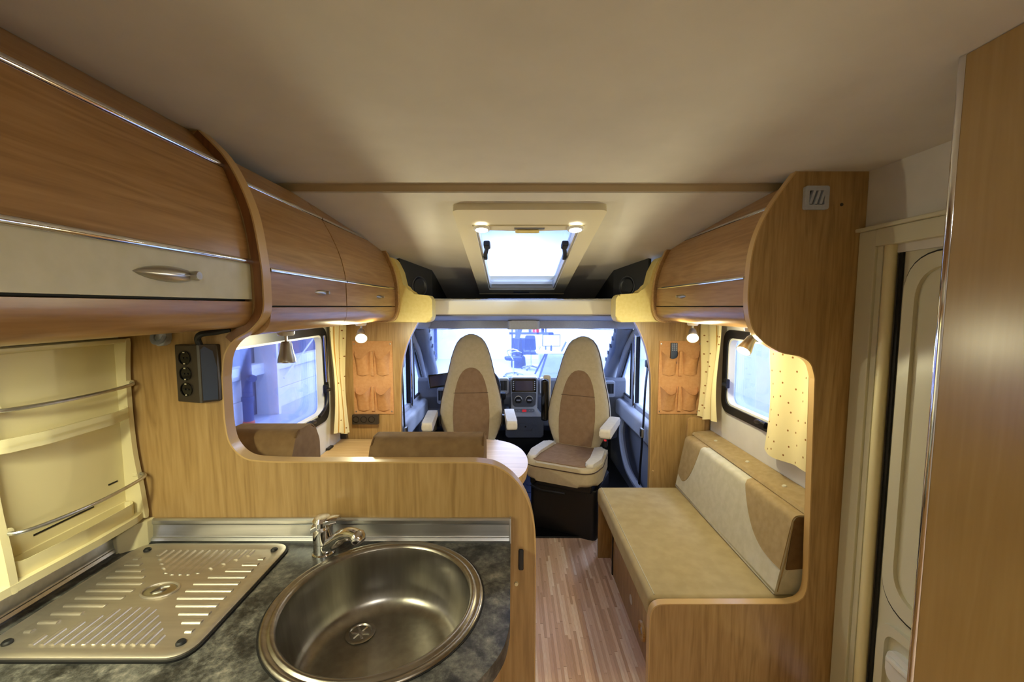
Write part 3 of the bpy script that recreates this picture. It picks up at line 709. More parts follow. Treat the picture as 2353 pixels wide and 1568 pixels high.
tag(finish(tube(B(), cr([(-.804,1.072,1.40),(-.806,1.068,1.418),(-.79,1.06,1.43),(-.765,1.075,1.434),(-.735,1.088,1.441)],6), .0075, 10), 'power_cable', M['rubber'], origin=(-.804,1.055,1.40)), 'short black cable arching from socket block to locker', 'cable')
hk = T('clip_hook', 'small grey plastic clip hook under the kitchen locker', 'hook', (-.915,1.1,1.4))
hkp = fillet([(-.934,1.441),(-.936,1.412),(-.925,1.398),(-.908,1.398),(-.897,1.410),(-.897,1.436),(-.906,1.441)], [0,.01,.01,.01,.008,.004,0], 4)
finish(prism(B(), hkp, 'Y', 1.080, 1.099, .003), 'plate', M['grey_l'], hk)
finish(tube(B(), cr([(-.926,1.082,1.438),(-.924,1.070,1.420),(-.914,1.066,1.408),(-.902,1.072,1.412),(-.898,1.078,1.424)],4), .006, 8, flat=.7), 'hook', M['grey'], hk)

# ================================================================== reading spots under the lockers
def spot(label, x, y, z, d, lit, power=0):
    """z: underside of locker; d: pointing direction of the shade"""
    t = T('reading_spot', label, 'lamp', (x,y,z), group='swivel reading spots under the lockers')
    finish(lathe(B(), [(0,-.014),(.022,-.014),(.026,-.009),(.027,0),(0,0)], (x,y,z), seg=20), 'mount', M['white_pl'], t)
    p1 = Vector((x,y,z-.042))
    finish(tube(B(), [(x,y,z-.012),p1], .0045, 10), 'stem', M['nickel'], t)
    d = Vector(d).normalized()
    s = finish(lathe(B(), [(0,-.010),(.014,-.008),(.0175,0),(.018,.010),(.022,.030),(.027,.050),(.0275,.060),(.0255,.060),(.024,.050),(.0185,.028),(0,.024)], p1, d, 24), 'shade', M['nickel'], t)
    bl = finish(lathe(B(), [(0,.055),(.012,.054),(.022,.050),(.020,.040),(0,.038)], p1, d, 20), 'bulb', M['lampglow'] if lit else M['grey_l'], s)
    if lit and power:
        l = bpy.data.lights.new('bulb_light', 'POINT'); l.energy = power; l.color = (1,.92,.58); l.shadow_soft_size = .018
        o = bpy.data.objects.new('bulb_light', l); COL.objects.link(o); o.location = p1+d*.085
    return t
spot('unlit nickel reading spot hanging before the left window', -.735, 1.355, 1.420, (.08,-.18,-1), False)
spot('lit reading spot glowing above the left cloth pocket organiser', -.745, 2.06, 1.420, (.28,-.80,-.55), True, 12)
spot('lit reading spot glowing above the right cloth pocket organiser', .90, 2.08, 1.420, (-.30,-.80,-.55), True, 9)
spot('tilted reading spot at the beech end panel before right window', .905, 1.575, 1.420, (-.62,-.25,-.75), True, 3)
# under-locker kitchen lamp, and an unseen ceiling lamp added behind the camera for soft fill
kl = T('kitchen_lamp', 'slim white strip lamp under the kitchen locker', 'lamp', (-.86,.55,1.44))
finish(box(B(), (-.85,.0,1.417), (-.79,.62,1.440), .004), 'housing', M['white_pl'], kl)
finish(box(B(), (-.843,.01,1.414), (-.797,.61,1.4175)), 'diffuser', M['lampglow'], kl)
area('kitchen_lamp_light', (-.82,.31,1.411), (0,0,0), .045, .6, 8.5, (1,.99,.68))
cl = T('fill_ceiling_lamp', 'unseen round ceiling lamp added behind the camera for soft fill', 'lamp', (.45,-.9,ZC))
finish(lathe(B(), [(0,0),(.15,0),(.155,-.02),(.14,-.035),(.135,-.035)], (.45,-.9,ZC), seg=40), 'base', M['white_pl'], cl)
finish(lathe(B(), [(.138,-.03),(.12,-.05),(.07,-.062),(0,-.066)], (.45,-.9,ZC), seg=40), 'diffuser', M['ledglow'], cl)
area('fill_ceiling_lamp_light', (.45,-.9,ZC-.075), (0,0,0), .24, .24, 13, (.98,1,.96), 'DISK')

# ================================================================== bulkheads at the cab
BY = 2.50
aL = cr([(-.52,1.53),(-.54,1.46),(-.572,1.398),(-.635,1.27),(-.668,1.13),(-.678,1.0),(-.682,.78),(-.686,.4),(-.688,0)], 5)
bl = T('cab_bulkhead', 'beech bulkhead left of the cab opening behind the table', 'panel', (-.85,BY,0))
finish(prism(B(), [(XL,0),(XL,1.80),(-.74,1.80),(-.74,1.55),(-.52,1.55)]+aL, 'Y', BY, BY+.03), 'panel', M['wood_v'], bl)
finish(shell(B(), aL, 'Y', BY-.002, BY+.034, .004, .001), 'edge_band', M['band'], bl)
finish(box(B(), (XL,BY-.028,.70), (XL+.035,BY,.80), .003), 'socket_upright', M['socket'], bl)
aR = cr([(.68,1.53),(.70,1.46),(.745,1.398),(.803,1.27),(.836,1.13),(.846,1.0),(.850,.78),(.852,.4),(.852,0)], 5)
br = T('cab_bulkhead', 'beech bulkhead right of the cab opening beside the bench', 'panel', (1.0,BY,0))
finish(prism(B(), [(XR,0),(XR,1.80),(.90,1.80),(.90,1.55),(.68,1.55)]+aR, 'Y', BY, BY+.03), 'panel', M['wood_v'], br)
finish(prism(B(), aR+offset2(aR, -.004)[::-1], 'Y', BY-.002, BY+.034, .001), 'edge_band', M['band'], br)
finish(lathe(B(), [(0,.003),(.004,.003),(.006,0),(0,0)], (.868,BY,.49), (0,-1,0), 10), 'screw_cap', M['wood_x'], br)
# ---- cloth organisers with four pockets
def organiser(label, x0, z0, cols, pw, ph, gap, w, h, my):
    t = T('pocket_organiser', label, 'organiser', (x0+w/2,my,z0))
    finish(box(B(), (x0,my-.006,z0), (x0+w,my-.001,z0+h), .001), 'backing', M['pocket'], t)
    for (sx, sz) in ((.012,h-.018),(w-.012,h-.018),(.012,.015),(w-.012,.015)):
        finish(lathe(B(), [(0,.003),(.004,.002),(.005,0),(0,0)], (x0+sx,my-.006,z0+sz), (0,-1,0), 10), 'snap', M['nickel'], t)
    for r_, zb in ((0,.02),(1,.235)):
        for c in range(cols):
            xb = x0+.012+c*(pw+gap); rows = []
            for i in range(11):
                v = i/10; row = []
                for j in range(13):
                    u = j/12; e = (1-(2*u-1)**4)
                    bul = e*(.008+.046*v**1.1)+.003*math.sin(u*9+c*2+r_)*v*e
                    sag = -.042*(1-(2*u-1)**2)*v**3
                    nar = (1-v)*.010*math.copysign(1,.5-u)*abs(2*u-1)
                    row.append((xb+u*pw+nar, my-.006-bul, z0+zb+v*ph+sag+.008*(1-v)*abs(2*u-1)))
                rows.append(row)
            finish(grid(B(), rows, thick=(0,.002,0)), 'pocket', M['pocket'], t, smooth=60)
            if c < cols-1:
                finish(prism(B(), [(xb+pw+.004,z0+zb),(xb+pw+gap-.004,z0+zb),(xb+pw+gap-.006,z0+zb+ph),(xb+pw+.006,z0+zb+ph)], 'Y', my-.018, my-.005, .004), 'divider', M['pocket'], t)
    return t
organiser('ochre cloth organiser with four pockets on left beech bulkhead', -.958, .850, 2, .094, .150, .026, .240, .445, BY)
organiser('salmon cloth organiser with four pockets on right beech bulkhead', .884, .850, 2, .100, .150, .028, .255, .445, BY)
rc = T('remote_control', 'dark remote control standing in the right organiser pocket', 'remote', (.968,BY-.02,1.17))
finish(cbox(B(), (.968,BY-.018,1.222), (.040,.012,.125), .004), 'body', M['sockside'], rc)
for i in range(4):
    for j in range(3):
        finish(cbox(B(), (.957+j*.011,BY-.0245,1.278-i*.012), (.007,.002,.006), .0008, 1), 'button', M['grey_l'], rc)
# ---- socket strip below left organiser
ss = T('socket_strip', 'black triple socket strip below the left cloth organiser', 'socket', (-.885,BY,.79))
finish(box(B(), (-.965,BY-.030,.790), (-.808,BY-.001,.850), .004), 'housing', M['socket'], ss)
for k in range(3):
    finish(lathe(B(), [(.019,0),(.0195,.003),(.0175,.003),(.016,-.002),(0,-.002)], (-.940+k*.047,BY-.030,.822), (0,-1,0), 20), 'socket_ring', M['gloss_black'], ss)

# ================================================================== curtains
def curtain(name, label, xw, s, y0, y1, z0, z1, folds, amp, skew=0, taper=0, stripes=(), tilt=0):
    """hangs along Y at x=xw; s: direction into the room"""
    t = T(name, label, 'curtain', (xw,(y0+y1)/2,z0)); rows = []
    nr, nc = 16, 48
    def pt(u, v):
        w = (y1-y0)*(1-taper*math.sin(v*math.pi)*.6); yc = (y0+y1)/2+skew*(1-v)
        y = yc+(u-.5)*w
        x = xw+s*(amp*(.5+.5*math.sin(u*folds*2*math.pi+.6*v))*(1-.25*v)+.008*math.sin(5*v+3*u))
        return (x, y, z0+v*(z1-z0)+tilt*(u-.5)*(1-v)+.006*math.sin(u*7)*(1-v))
    rows = [[pt(j/nc, i/nr) for j in range(nc+1)] for i in range(nr+1)]
    finish(grid(B(), rows, thick=(-s*.0025,0,0)), 'cloth', M['curtain'], t, smooth=60)
    for u in stripes:
        rw = [[Vector(pt(u+du, i/nr))+Vector((s*.002,0,0)) for du in (-.008,0,.008)] for i in range(nr+1)]
        finish(grid(B(), rw, thick=(-s*.0015,0,0)), 'stripe', M['stripe'], t)
    finish(tube(B(), [(xw+s*.012,y0-.02,z1+.004),(xw+s*.012,y1+.02,z1+.004)], .005, 8), 'rail', M['white_pl'], t)
    return t
curtain('curtain', 'gathered cream curtain at the right edge of left window', XL+.035, 1, 2.285, 2.47, .77, 1.412, 4.5, .030, -.01, .25, (.14,.22,.4,.48), -.05)
curtain('curtain', 'cream curtain with ochre stripes covering the right organiser edge', XR-.045, -1, 2.24, 2.44, .860, 1.412, 2.2, .034, .0, .1, (.16,.30,.36), -.02)
curtain('curtain', 'flat dotted cream curtain beside the beech end panel', XR-.035, -1, 1.50, 1.84, .862, 1.412, 1.6, .022, .0, .05, (), -.01)

# ================================================================== dinette: bench behind partition, head rolls, table
db = T('dinette_bench', 'tan suede dinette bench hidden behind the kitchen partition', 'bench', (-.5,1.4,0))
finish(box(B(), (-1.03,1.14,0), (-.05,1.62,.36), .01), 'base', M['wood_v'], db)
finish(box(B(), (-1.02,1.26,.362), (-.05,1.66,.47), .03, 3), 'seat_cushion', M['suede_seat'], db)
finish(box(B(), (-1.02,1.14,.47), (-.05,1.27,.985), .035, 3), 'back_cushion', M['suede'], db)
def head_roll(label, x0, x1, yc, z0, h, d, tilt=0):
    t = T('head_roll', label, 'cushion', ((x0+x1)/2,yc,z0))
    pr = fillet([(yc-d*.5,z0),(yc+d*.5,z0),(yc+d*.5,z0+h*.55),(yc+d*.30,z0+h),(yc-d*.30,z0+h),(yc-d*.5,z0+h*.55)], [.02,.02,.06,.05,.05,.06], 6)
    finish(prism(B(), pr, 'X', x0, x1, .014, 4), 'cover', M['suede_d'], t, smooth=60)
    for x in (x0+.004, x1-.004):
        c = Vector((yc, z0+h/2)); pp = [(x, c.x+(p[0]-c.x)*.955, c.y+(p[1]-c.y)*.955) for p in pr]
        finish(tube(B(), pp, .0035, 6, closed=True), 'piping', M['suede_dk'], t)
    return t
head_roll('rounded brown suede head roll in the left corner of pass-through', -.845, -.632, 1.255, .985, .150, .175)
head_roll('wide brown suede head roll in the middle of pass-through', -.415, -.082, 1.245, .985, .128, .15)
tb = T('dinette_table', 'beech dinette table with rounded aisle end behind the partition', 'table', (-.4,2.1,0))
ZT = .70
def ttop(x1, y0, y1): return [(XL+.006,y1),(XL+.006,y0)]+[(x1-.38,y0)]+cr([(x1-.38,y0),(x1-.16,y0+.02),(x1-.04,y0+.12),(x1,y0+.30),(x1-.03,y1-.18),(x1-.12,y1-.05),(x1-.26,y1)], 6)[1:]
finish(prism(B(), ttop(.082,1.80,2.475), 'Z', ZT-.028, ZT, .004), 'table_top', M['wood_x'], tb)
finish(prism(B(), ttop(.078,1.81,2.468), 'Z', ZT-.056, ZT-.030, .004), 'extension_leaf', M['wood_x'], tb)
finish(lathe(B(), [(0,0),(.16,0),(.16,.012),(.03,.03),(.03,ZT-.058),(0,ZT-.058)], (-.42,2.12,0), seg=28), 'pedestal', M['nickel'], tb)
finish(cbox(B(), (XL+.012,2.30,ZT+.006), (.02,.06,.012), .003), 'wall_bracket', M['black'], tb)

# ================================================================== bench on the right
bn = T('side_bench', 'long side bench with tan seat and two-tone backrest, right', 'bench', (.8,1.93,0))
finish(box(B(), (.506,1.452,.335), (1.10,2.405,.434), .022, 4), 'seat_cushion', M['suede_seat'], bn)
sc_ = finish(tube(B(), [(.528,1.47,.4345),(.528,2.39,.4345)], .0018, 6), 'seam', M['suede_l'], bn)
finish(tube(B(), [(.51,1.4525,.412),(1.09,1.4525,.412)], .0018, 6), 'seam', M['suede'], bn)
# backrest: wedge-shaped cushion leaning on the wall
BK0, BK1 = 1.462, 2.40
def front_pt(y, v):
    """point on the backrest's sloping face (v 0..1) and over its top"""
    p = BKP[min(int(v*(len(BKP)-1)), len(BKP)-2)]; q = BKP[min(int(v*(len(BKP)-1)), len(BKP)-2)+1]; t = v*(len(BKP)-1)-min(int(v*(len(BKP)-1)), len(BKP)-2)
    return Vector((p[0]+(q[0]-p[0])*t, y, p[1]+(q[1]-p[1])*t))
_f = fillet([(.968,.440),(1.024,.742),(1.125,.740)], [0,.03,0], 6, closed=False)
BKP = []
for (ax_, az_), (bx_, bz_) in zip(_f, _f[1:]):
    k_ = max(1, round(math.hypot(bx_-ax_, bz_-az_)/.008))
    BKP += [(ax_+(bx_-ax_)*i/k_, az_+(bz_-az_)*i/k_) for i in range(k_)]
BKP.append(_f[-1])
finish(prism(B(), BKP+[(1.125,.437),(.975,.436)], 'Y', BK0, BK1, .004, 2), 'backrest', M['suede_l'], bn, smooth=50)
def patch(nm, ys, vlo, m):
    rows = []
    for y in ys:
        lo = vlo(y); rows.append([front_pt(y, lo+(1-lo)*j/40)+Vector((-.0022,0,.0022)) for j in range(41)])
    return finish(grid(B(), rows, thick=(.003,0,-.003)), nm, m, bn, smooth=50)
def near_curve(y):
    t = (y-BK0+.002)/.36; t = max(0, min(1, t)); return .24+.76*t**3.0
patch('tan_patch', [BK0-.001+.36*k/28 for k in range(29)], near_curve, M['suede'])
def far_curve(y):
    t = (BK1-y)/.20; t = max(0, min(1, t)); return .14+.06*(1-min(1,t*3))+.70*t**4
patch('tan_patch', [BK1+.001-.20*k/20 for k in range(21)], far_curve, M['suede'])
sp_ = [(p[0], p[1]) for p in fillet([(1.005,.535),(1.122,.545),(1.122,.733),(1.037,.738),(1.026,.72)], [.004,.004,.01,.02,.02], 4)]
finish(prism(B(), sp_, 'Y', BK0-.003, BK0+.002, .001), 'dark_side_patch', M['suede_dk'], bn)
finish(tube(B(), [(1.026,BK0+.001,.722),(1.004,BK0-.001,.58),(.980,BK0+.001,.45)], .0025, 6), 'piping', M['suede'], bn)
# tan shelf strip behind the backrest with three buttons
sl = T('ledge_strip', 'narrow tan padded ledge strip with three buttons behind bench backrest', 'ledge', (1.13,1.93,.74))
finish(prism(B(), fillet([(1.062,.744),(1.178,.744),(1.178,.772),(1.075,.760)], [.004,0,.004,.006], 3), 'Y', 1.448, 2.42), 'pad', M['suede'], sl)
for y in (1.66,1.93,2.24):
    finish(lathe(B(), [(0,.006),(.007,.005),(.010,.001),(0,0)], (1.118,y,.7645), (-.12,0,1), 14), 'button', M['suede_l'], sl)
bk_b = finish(prism(B(), fillet([(1.045,.70),(1.172,.70),(1.172,.845),(1.045,.845)], [0,0,.005,.03], 5), 'Y', 2.43, 2.452, .002), 'bench_head_board', M['wood_v'], origin=(1.1,2.44,.70))
tag(bk_b, 'small rounded beech board behind the far end of bench', 'board')
# bench base
bb = bn
finish(box(B(), (.565,1.50,0), (1.15,2.225,.333)), 'front_box', M['wood_v'], bb)
finish(box(B(), (.514,2.385,0), (.588,2.408,.336), .002), 'leg_panel', M['wood_v'], bb)
finish(box(B(), (.588,2.225,0), (1.15,2.40,.333)), 'far_box', M['wood_v'], bb)
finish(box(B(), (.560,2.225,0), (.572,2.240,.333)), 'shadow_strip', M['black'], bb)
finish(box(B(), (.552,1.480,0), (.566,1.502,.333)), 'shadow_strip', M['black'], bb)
finish(lathe(B(), [(0,.001),(.022,.001),(.022,0),(0,0)], (.5645,1.875,.115), (-1,0,0), 24), 'sticker', M['white_pl'], bb)
rv = finish(lathe(B(), [(0,.002),(.022,.002),(.029,.009),(.038,.009),(.041,0),(0,0)], (.5645,1.70,.10), (-1,0,0), 28), 'round_vent', M['wood_x'], bb)
finish(lathe(B(), [(0,.006),(.012,.005),(.014,.001),(0,.001)], (.5645,1.70,.10), (-1,0,0), 18), 'vent_core', M['nickel'], rv)
# ================================================================== skylight in the raked lining (local: y down the slope, z up)
sky = T('skylight', 'framed rectangular skylight with two lit LED spots in raked ceiling', 'skylight', (.07,1.665,1.876), rx=-math.atan(.29/1.47))
def LF(bm, nm, m, par=sky, smooth=35): return finish(bm, nm, m, par, local=True, smooth=smooth)
oo = rrect(-.305,0,.305,1.493,.03,5); ii = rrect(-.230,.168,.228,1.33,.012,5)
b = ring_frame(B(), oo, ii, 'Z', 0, .10)
bmesh.ops.bevel(b, geom=[e for e in b.edges if abs(e.verts[0].co.z) < 1e-6 and abs(e.verts[1].co.z) < 1e-6 and len({f for f in e.link_faces}) == 2 and e.calc_face_angle(0) > 1], offset=.012, segments=3, profile=.5, affect='EDGES')
LF(b, 'frame', M['lip'], smooth=50)
LF(ring_frame(B(), rrect(-.228,.170,.226,1.328,.012,5), rrect(-.221,.177,.219,1.321,.012,5), 'Z', .012, .07), 'inner_reveal', M['white_pl'])
rows = []
for i in range(15):
    v = i/14; row = []
    for j in range(13):
        u = j/12; dm = .03*(math.sin(math.pi*u)*math.sin(math.pi*v))**.5 if 0 < i < 14 and 0 < j < 12 else 0
        row.append((-.226+.452*u, .170+1.157*v, .045+dm))
    rows.append(row)
LF(grid(B(), rows, thick=(0,0,.004)), 'dome_pane', M['wglass'], smooth=80)
fa = B(); prism(fa, [(-.24,.15),(.238,.15)]+[(.238-.478*k/16, .188+.018*math.sin(math.pi*k/16)) for k in range(17)], 'Z', -.006, .03, .003)
LF(fa, 'lamp_fascia', M['lip'])
for sx in (-.200, .203):
    lp = LF(lathe(B(), [(.036,0),(.034,-.008),(.028,-.010),(.024,-.006),(.024,0)], (sx,.172,-.006), (0,0,1), 28), 'led_bezel', M['white_pl'])
    finish(lathe(B(), [(.0245,0),(.0245,-.004),(0,-.006)], (sx,.172,-.008), (0,0,1), 24), 'led_lens', M['ledglow'], lp, local=True)
hb = B(); prism(hb, fillet([(-.05,.182),(.045,.182),(.052,.216),(-.058,.216)], .008, 4), 'Z', -.012, .004, .003); LF(hb, 'blind_grip', M['foam'])
LF(cbox(B(), (.005,.172,-.007), (.13,.018,.003)), 'nameplate', M['nickel'])
LF(box(B(), (-.214,1.285,.028), (.212,1.315,.05), .004), 'blind_bar', M['white_pl'])
LF(box(B(), (-.06,1.375,-.003), (.055,1.42,.004), .003), 'slot_grip', M['grey'])
LF(box(B(), (-.31,1.44,-.004), (.31,1.475,.002), .003), 'end_rib', M['lip'])
for s in (-1,1):
    cb = B(); x = s*.196
    cbox(cb, (x,.48,.028), (.034,.06,.030), .008); tube(cb, [(x,.50,.022),(x+s*.010,.56,.016),(x+s*.018,.62,.012)], .011, 8); cbox(cb, (x+s*.016,.62,.012), (.022,.04,.026), .006)
    LF(cb, 'catch', M['black'])
for sx in (-.095, .238):
    l = bpy.data.lights.new('skylight_led', 'SPOT'); l.energy = 2; l.color = (1,.98,.93); l.spot_size = R(160); l.spot_blend = 1; l.shadow_soft_size = .03
    o = bpy.data.objects.new('skylight_led', l); COL.objects.link(o); o.location = (sx,1.85,1.80); o.rotation_euler = (R(8),0,0)

# ================================================================== open shelf over the cab
cs = T('cab_shelf', 'open charcoal storage shelf above the cab with ivory lip', 'shelf', (.08,2.8,1.45))
def lipx(y0, bow, x0=-.47, x1=.60, n=20): return [(x0+(x1-x0)*k/n, y0+bow*math.sin(math.pi*k/n)) for k in range(n+1)]
b = B(); f_ = lipx(2.47,.06); rows = []
for (x, y) in f_: rows.append([(x,y+.02,1.450),(x,y+.004,1.456),(x,y,1.470),(x,y-.002,1.50),(x,y,1.528),(x,y+.006,1.538),(x,y+.02,1.541)])
lp = finish(grid(b, rows, thick=(0,.035,0)), 'lip', M['lip'], cs, smooth=50)
finish(tube(B(), [(x,y+.016,1.544) for x, y in f_], .0035, 8), 'chrome_bead', M['chrome'], lp)
finish(box(B(), (-.66,2.585,1.464), (.80,3.44,1.476)), 'floor_board', M['charcoal'], cs)
finish(box(B(), (-.66,3.40,1.474), (.80,3.42,1.62)), 'end_board', M['charcoal'], cs)
for s in (-1,1):
    c0 = .07; P = [(c0+s*.73,2.48),(c0+s*.70,2.53),(c0+s*.585,2.72),(c0+s*.585,3.42)]
    sd = finish(prism(B(), P+[(p[0]+s*.02,p[1]+.01) for p in P[::-1]], 'Z', 1.47, 1.86), 'side_trim', M['charcoal'], cs, smooth=0)
    mid = Vector((c0+s*.646,2.618,1.625)); nn = Vector((-s*.19,-.115,0)).normalized()
    sp = finish(lathe(B(), [(.055,0),(.060,.006),(.064,.004),(.066,0)], mid+nn*.001, nn, 32), 'speaker_ring', M['grey_d'], sd)
    finish(lathe(B(), [(.056,.002),(.045,-.004),(.02,-.008),(0,-.009)], mid+nn*.003, nn, 32), 'speaker_cone', M['black'], sp)

# ================================================================== cab
hl = T('cab_headliner', 'grey cab headliner with sun visors above the windscreen', 'headliner', (.08,2.9,1.42))
finish(prism(B(), [(2.575,1.462),(2.575,1.442),(2.9,1.412),(3.12,1.398),(3.30,1.385),(3.33,1.40),(3.33,1.46)], 'X', -.86, 1.04), 'lining', M['grey'], hl)
for x0, x1 in ((-.67,-.012),(.182,.84)):
    finish(prism(B(), rrect(x0,1.328,x1,1.39,.02,5), 'Y', 3.265, 3.285, .006), 'sun_visor', M['grey_l'], hl)
oc = finish(prism(B(), fillet([(-.035,3.02),(.205,3.02),(.175,3.33),(-.005,3.33)], .03, 5), 'Z', 1.335, 1.40, .012), 'roof_console', M['grey_l'], hl)
for x in (.035,.135): finish(lathe(B(), [(0,.004),(.02,.003),(.026,0),(0,0)], (x,3.03,1.36), (0,-1,-.25), 18), 'reading_light', M['grey_d'], oc)
for s, x in ((-1,-.71),(1,.875)):
    finish(tube(B(), cr([(x+s*.10,2.6,1.30),(x+s*.085,2.85,1.365),(x+s*.03,3.1,1.385),(x-s*.03,3.28,1.372)],6), [.05]*19, 12), 'corner_roll', M['grey_l'], hl, smooth=60)
ws = T('windscreen', 'wide raked windscreen looking into the bright hall', 'windscreen', (.08,3.7,.86))
b = B(); rows = [[(.085+(.76+.10*t)*u, 3.31+.84*t-.05*u*u, 1.358-.62*t-.012*u*u) for u in [k/8-1 for k in range(17)]] for t in [k/8 for k in range(9)]]
finish(grid(b, rows, thick=(0,.004,.003)), 'pane', M['wglass'], ws, smooth=60)
for s, x in ((-1,-.70),(1,.865)):
    pl_ = finish(tube(B(), [(x+s*.025,3.27,1.375),(x+s*.058,3.6,1.17),(x+s*.085,4.08,.76)], [.070,.068,.072], 14), 'pillar', M['grey'], ws)
    for k in range(5):
        t = .12+k*.17; finish(cbox(B(), (x-s*.034+s*.05*t,3.30+.66*t,1.36-.43*t), (.018,.035,.035), .004), 'pillar_clip', M['grey_d'], pl_)
finish(tube(B(), [(.085+.78*u, 3.345, 1.333-.022*u*u) for u in [k/10-1 for k in range(21)]], .0022, 6), 'top_cable', M['black'], ws)
# dashboard
da = T('dashboard', 'grey cab dashboard with centre stack, screen and vents', 'dashboard', (.08,3.8,.3))
dp = fillet([(3.60,.885),(3.575,.86),(3.57,.72),(3.64,.60),(3.66,.44),(3.78,.36),(4.25,.36),(4.25,.70),(3.98,.785),(3.75,.855)], [.02,.02,.03,.03,.03,0,0,0,.03,.03], 4)
finish(prism(B(), dp, 'X', -.815, .985), 'body', M['grey'], da)
finish(prism(B(), fillet([(-.052,.41),(.262,.41),(.262,.56),(.215,.62),(.222,.90),(-.012,.90),(-.005,.62),(-.052,.56)], .02, 4), 'Y', 3.515, 3.62, .012), 'centre_stack', M['grey_l'], da)
finish(prism(B(), rrect(-.055,.38,.27,.56,.02,4), 'Y', 3.505, 3.66, .012), 'lower_console', M['grey_d'], da)
finish(prism(B(), fillet([(-.002,.775),(.207,.775),(.207,.882),(.195,.89),(.01,.89),(-.002,.882)], .006, 3), 'Y', 3.500, 3.53, .003), 'radio', M['gloss_black'], da)
scr = finish(box(B(), (.028,3.4975,.789), (.177,3.502,.872), .001), 'screen', M['screen'], da)
for x in (.013,.192):
    for k in range(5): finish(cbox(B(), (x,3.4985,.866-k*.017), (.010,.004,.008), .001, 1), 'radio_button', M['grey_l'], da)
finish(prism(B(), fillet([(-.002,.768),(.207,.768),(.200,.668),(.180,.650),(.025,.650),(.005,.668)], .012, 4), 'Y', 3.500, 3.53, .004), 'climate_panel', M['grey_d'], da)
for x in (.054,.147):
    kn = finish(lathe(B(), [(.031,0),(.031,.004),(.027,.006),(.024,.018),(.020,.022),(0,.022)], (x,3.500,.712), (0,-1,0), 28), 'climate_knob', M['black'], da)
    finish(lathe(B(), [(.0325,.001),(.0325,.005),(.0285,.0065),(.0285,.001)], (x,3.500,.712), (0,-1,0), 28), 'knob_ring', M['nickel'], kn)
    finish(cbox(B(), (x,3.4765,.712), (.034,.006,.008), .002), 'knob_bar', M['grey_l'], kn)
finish(prism(B(), rrect(.018,.600,.192,.628,.012,4), 'Y', 3.507, 3.53, .003), 'button_row', M['grey'], da)
finish(cbox(B(), (.105,3.505,.614), (.036,.008,.020), .003), 'hazard_button', M['red'], da)
for x in (.036,.060,.150,.174): finish(cbox(B(), (x,3.5055,.614), (.008,.004,.006), .001, 1), 'small_button', M['grey_l'], da)
lt = finish(prism(B(), rrect(.062,.445,.168,.505,.010,4), 'Y', 3.497, 3.51, .003), 'bin_latch', M['grey_d'], da)
finish(cbox(B(), (.115,3.4955,.477), (.012,.004,.012), .002), 'latch_button', M['black'], lt)
def vent(x, z, w, h, y=3.555):
    v = finish(prism(B(), rrect(x-w/2-.012,z-h/2-.03,x+w/2+.012,z+h/2+.02,.015,4), 'Y', y, y+.06, .006), 'vent_housing', M['grey_l'], da)
    finish(box(B(), (x-w/2,y-.002,z-h/2), (x+w/2,y+.004,z+h/2)), 'vent_mouth', M['black'], v)
    for k in range(5):
        xx = x-w/2+w*(k+.5)/5; finish(box(B(), (xx-.0025,y-.006,z-h/2), (xx+.0025,y+.002,z+h/2)), 'vent_slat', M['grey_d'], v)
for x, z in ((-.072,.825),(.282,.825),(-.60,.74),(.84,.80)): vent(x, z, .062, .085, 3.54 if abs(x) < .4 else 3.53)
finish(lathe(B(), [(.03,0),(.02,.02),(.010,.05),(.010,.09),(.022,.10),(.026,.13),(.020,.155),(0,.16)], (-.075,3.46,.64), (0,-.3,1), 16), 'gear_lever', M['black'], da)
finish(box(B(), (-.13,3.44,.58), (-.02,3.60,.65), .02), 'gear_plinth', M['grey_d'], da)
st_ = T('steering_wheel', 'black steering wheel hidden behind the driver seat', 'steering wheel', (-.29,3.42,.82))
c = Vector((-.29,3.40,.83)); q = Vector((0,0,1)).rotation_difference(Vector((0,-.88,.48)))
finish(tube(B(), [c+q@Vector((.185*math.cos(a),.185*math.sin(a),0)) for a in ang], .014, 10, closed=True), 'rim', M['black'], st_)
sb_ = B(); lathe(sb_, [(0,.03),(.05,.02),(.06,0),(.04,-.05),(.03,-.16),(0,-.16)], c, (0,-.88,.48), 20)
for a in (0, 2.2, 4.1): tube(sb_, [c, c+q@Vector((.18*math.cos(a),.18*math.sin(a),0))], .014, 8)
finish(sb_, 'hub', M['grey_d'], st_)
mo = T('dash_monitor', 'small black clip-on monitor at the left windscreen pillar', 'monitor', (-.585,3.36,.80))
mb = B(); cbox(mb, (0,0,0), (.165,.018,.11), .006); bmesh.ops.transform(mb, matrix=Matrix.Translation((-.590,3.34,.905)) @ Matrix.Rotation(R(-6),4,'Y') @ Matrix.Rotation(R(12),4,'Z'), verts=mb.verts); finish(mb, 'case', M['gloss_black'], mo)
mb = B(); cbox(mb, (0,-.0095,.002), (.142,.002,.084)); bmesh.ops.transform(mb, matrix=Matrix.Translation((-.590,3.34,.905)) @ Matrix.Rotation(R(-6),4,'Y') @ Matrix.Rotation(R(12),4,'Z'), verts=mb.verts); finish(mb, 'display', M['screen'], mo)
finish(tube(B(), [(-.59,3.36,.88),(-.60,3.45,.86),(-.60,3.58,.87)], .010, 8), 'bracket', M['black'], mo)
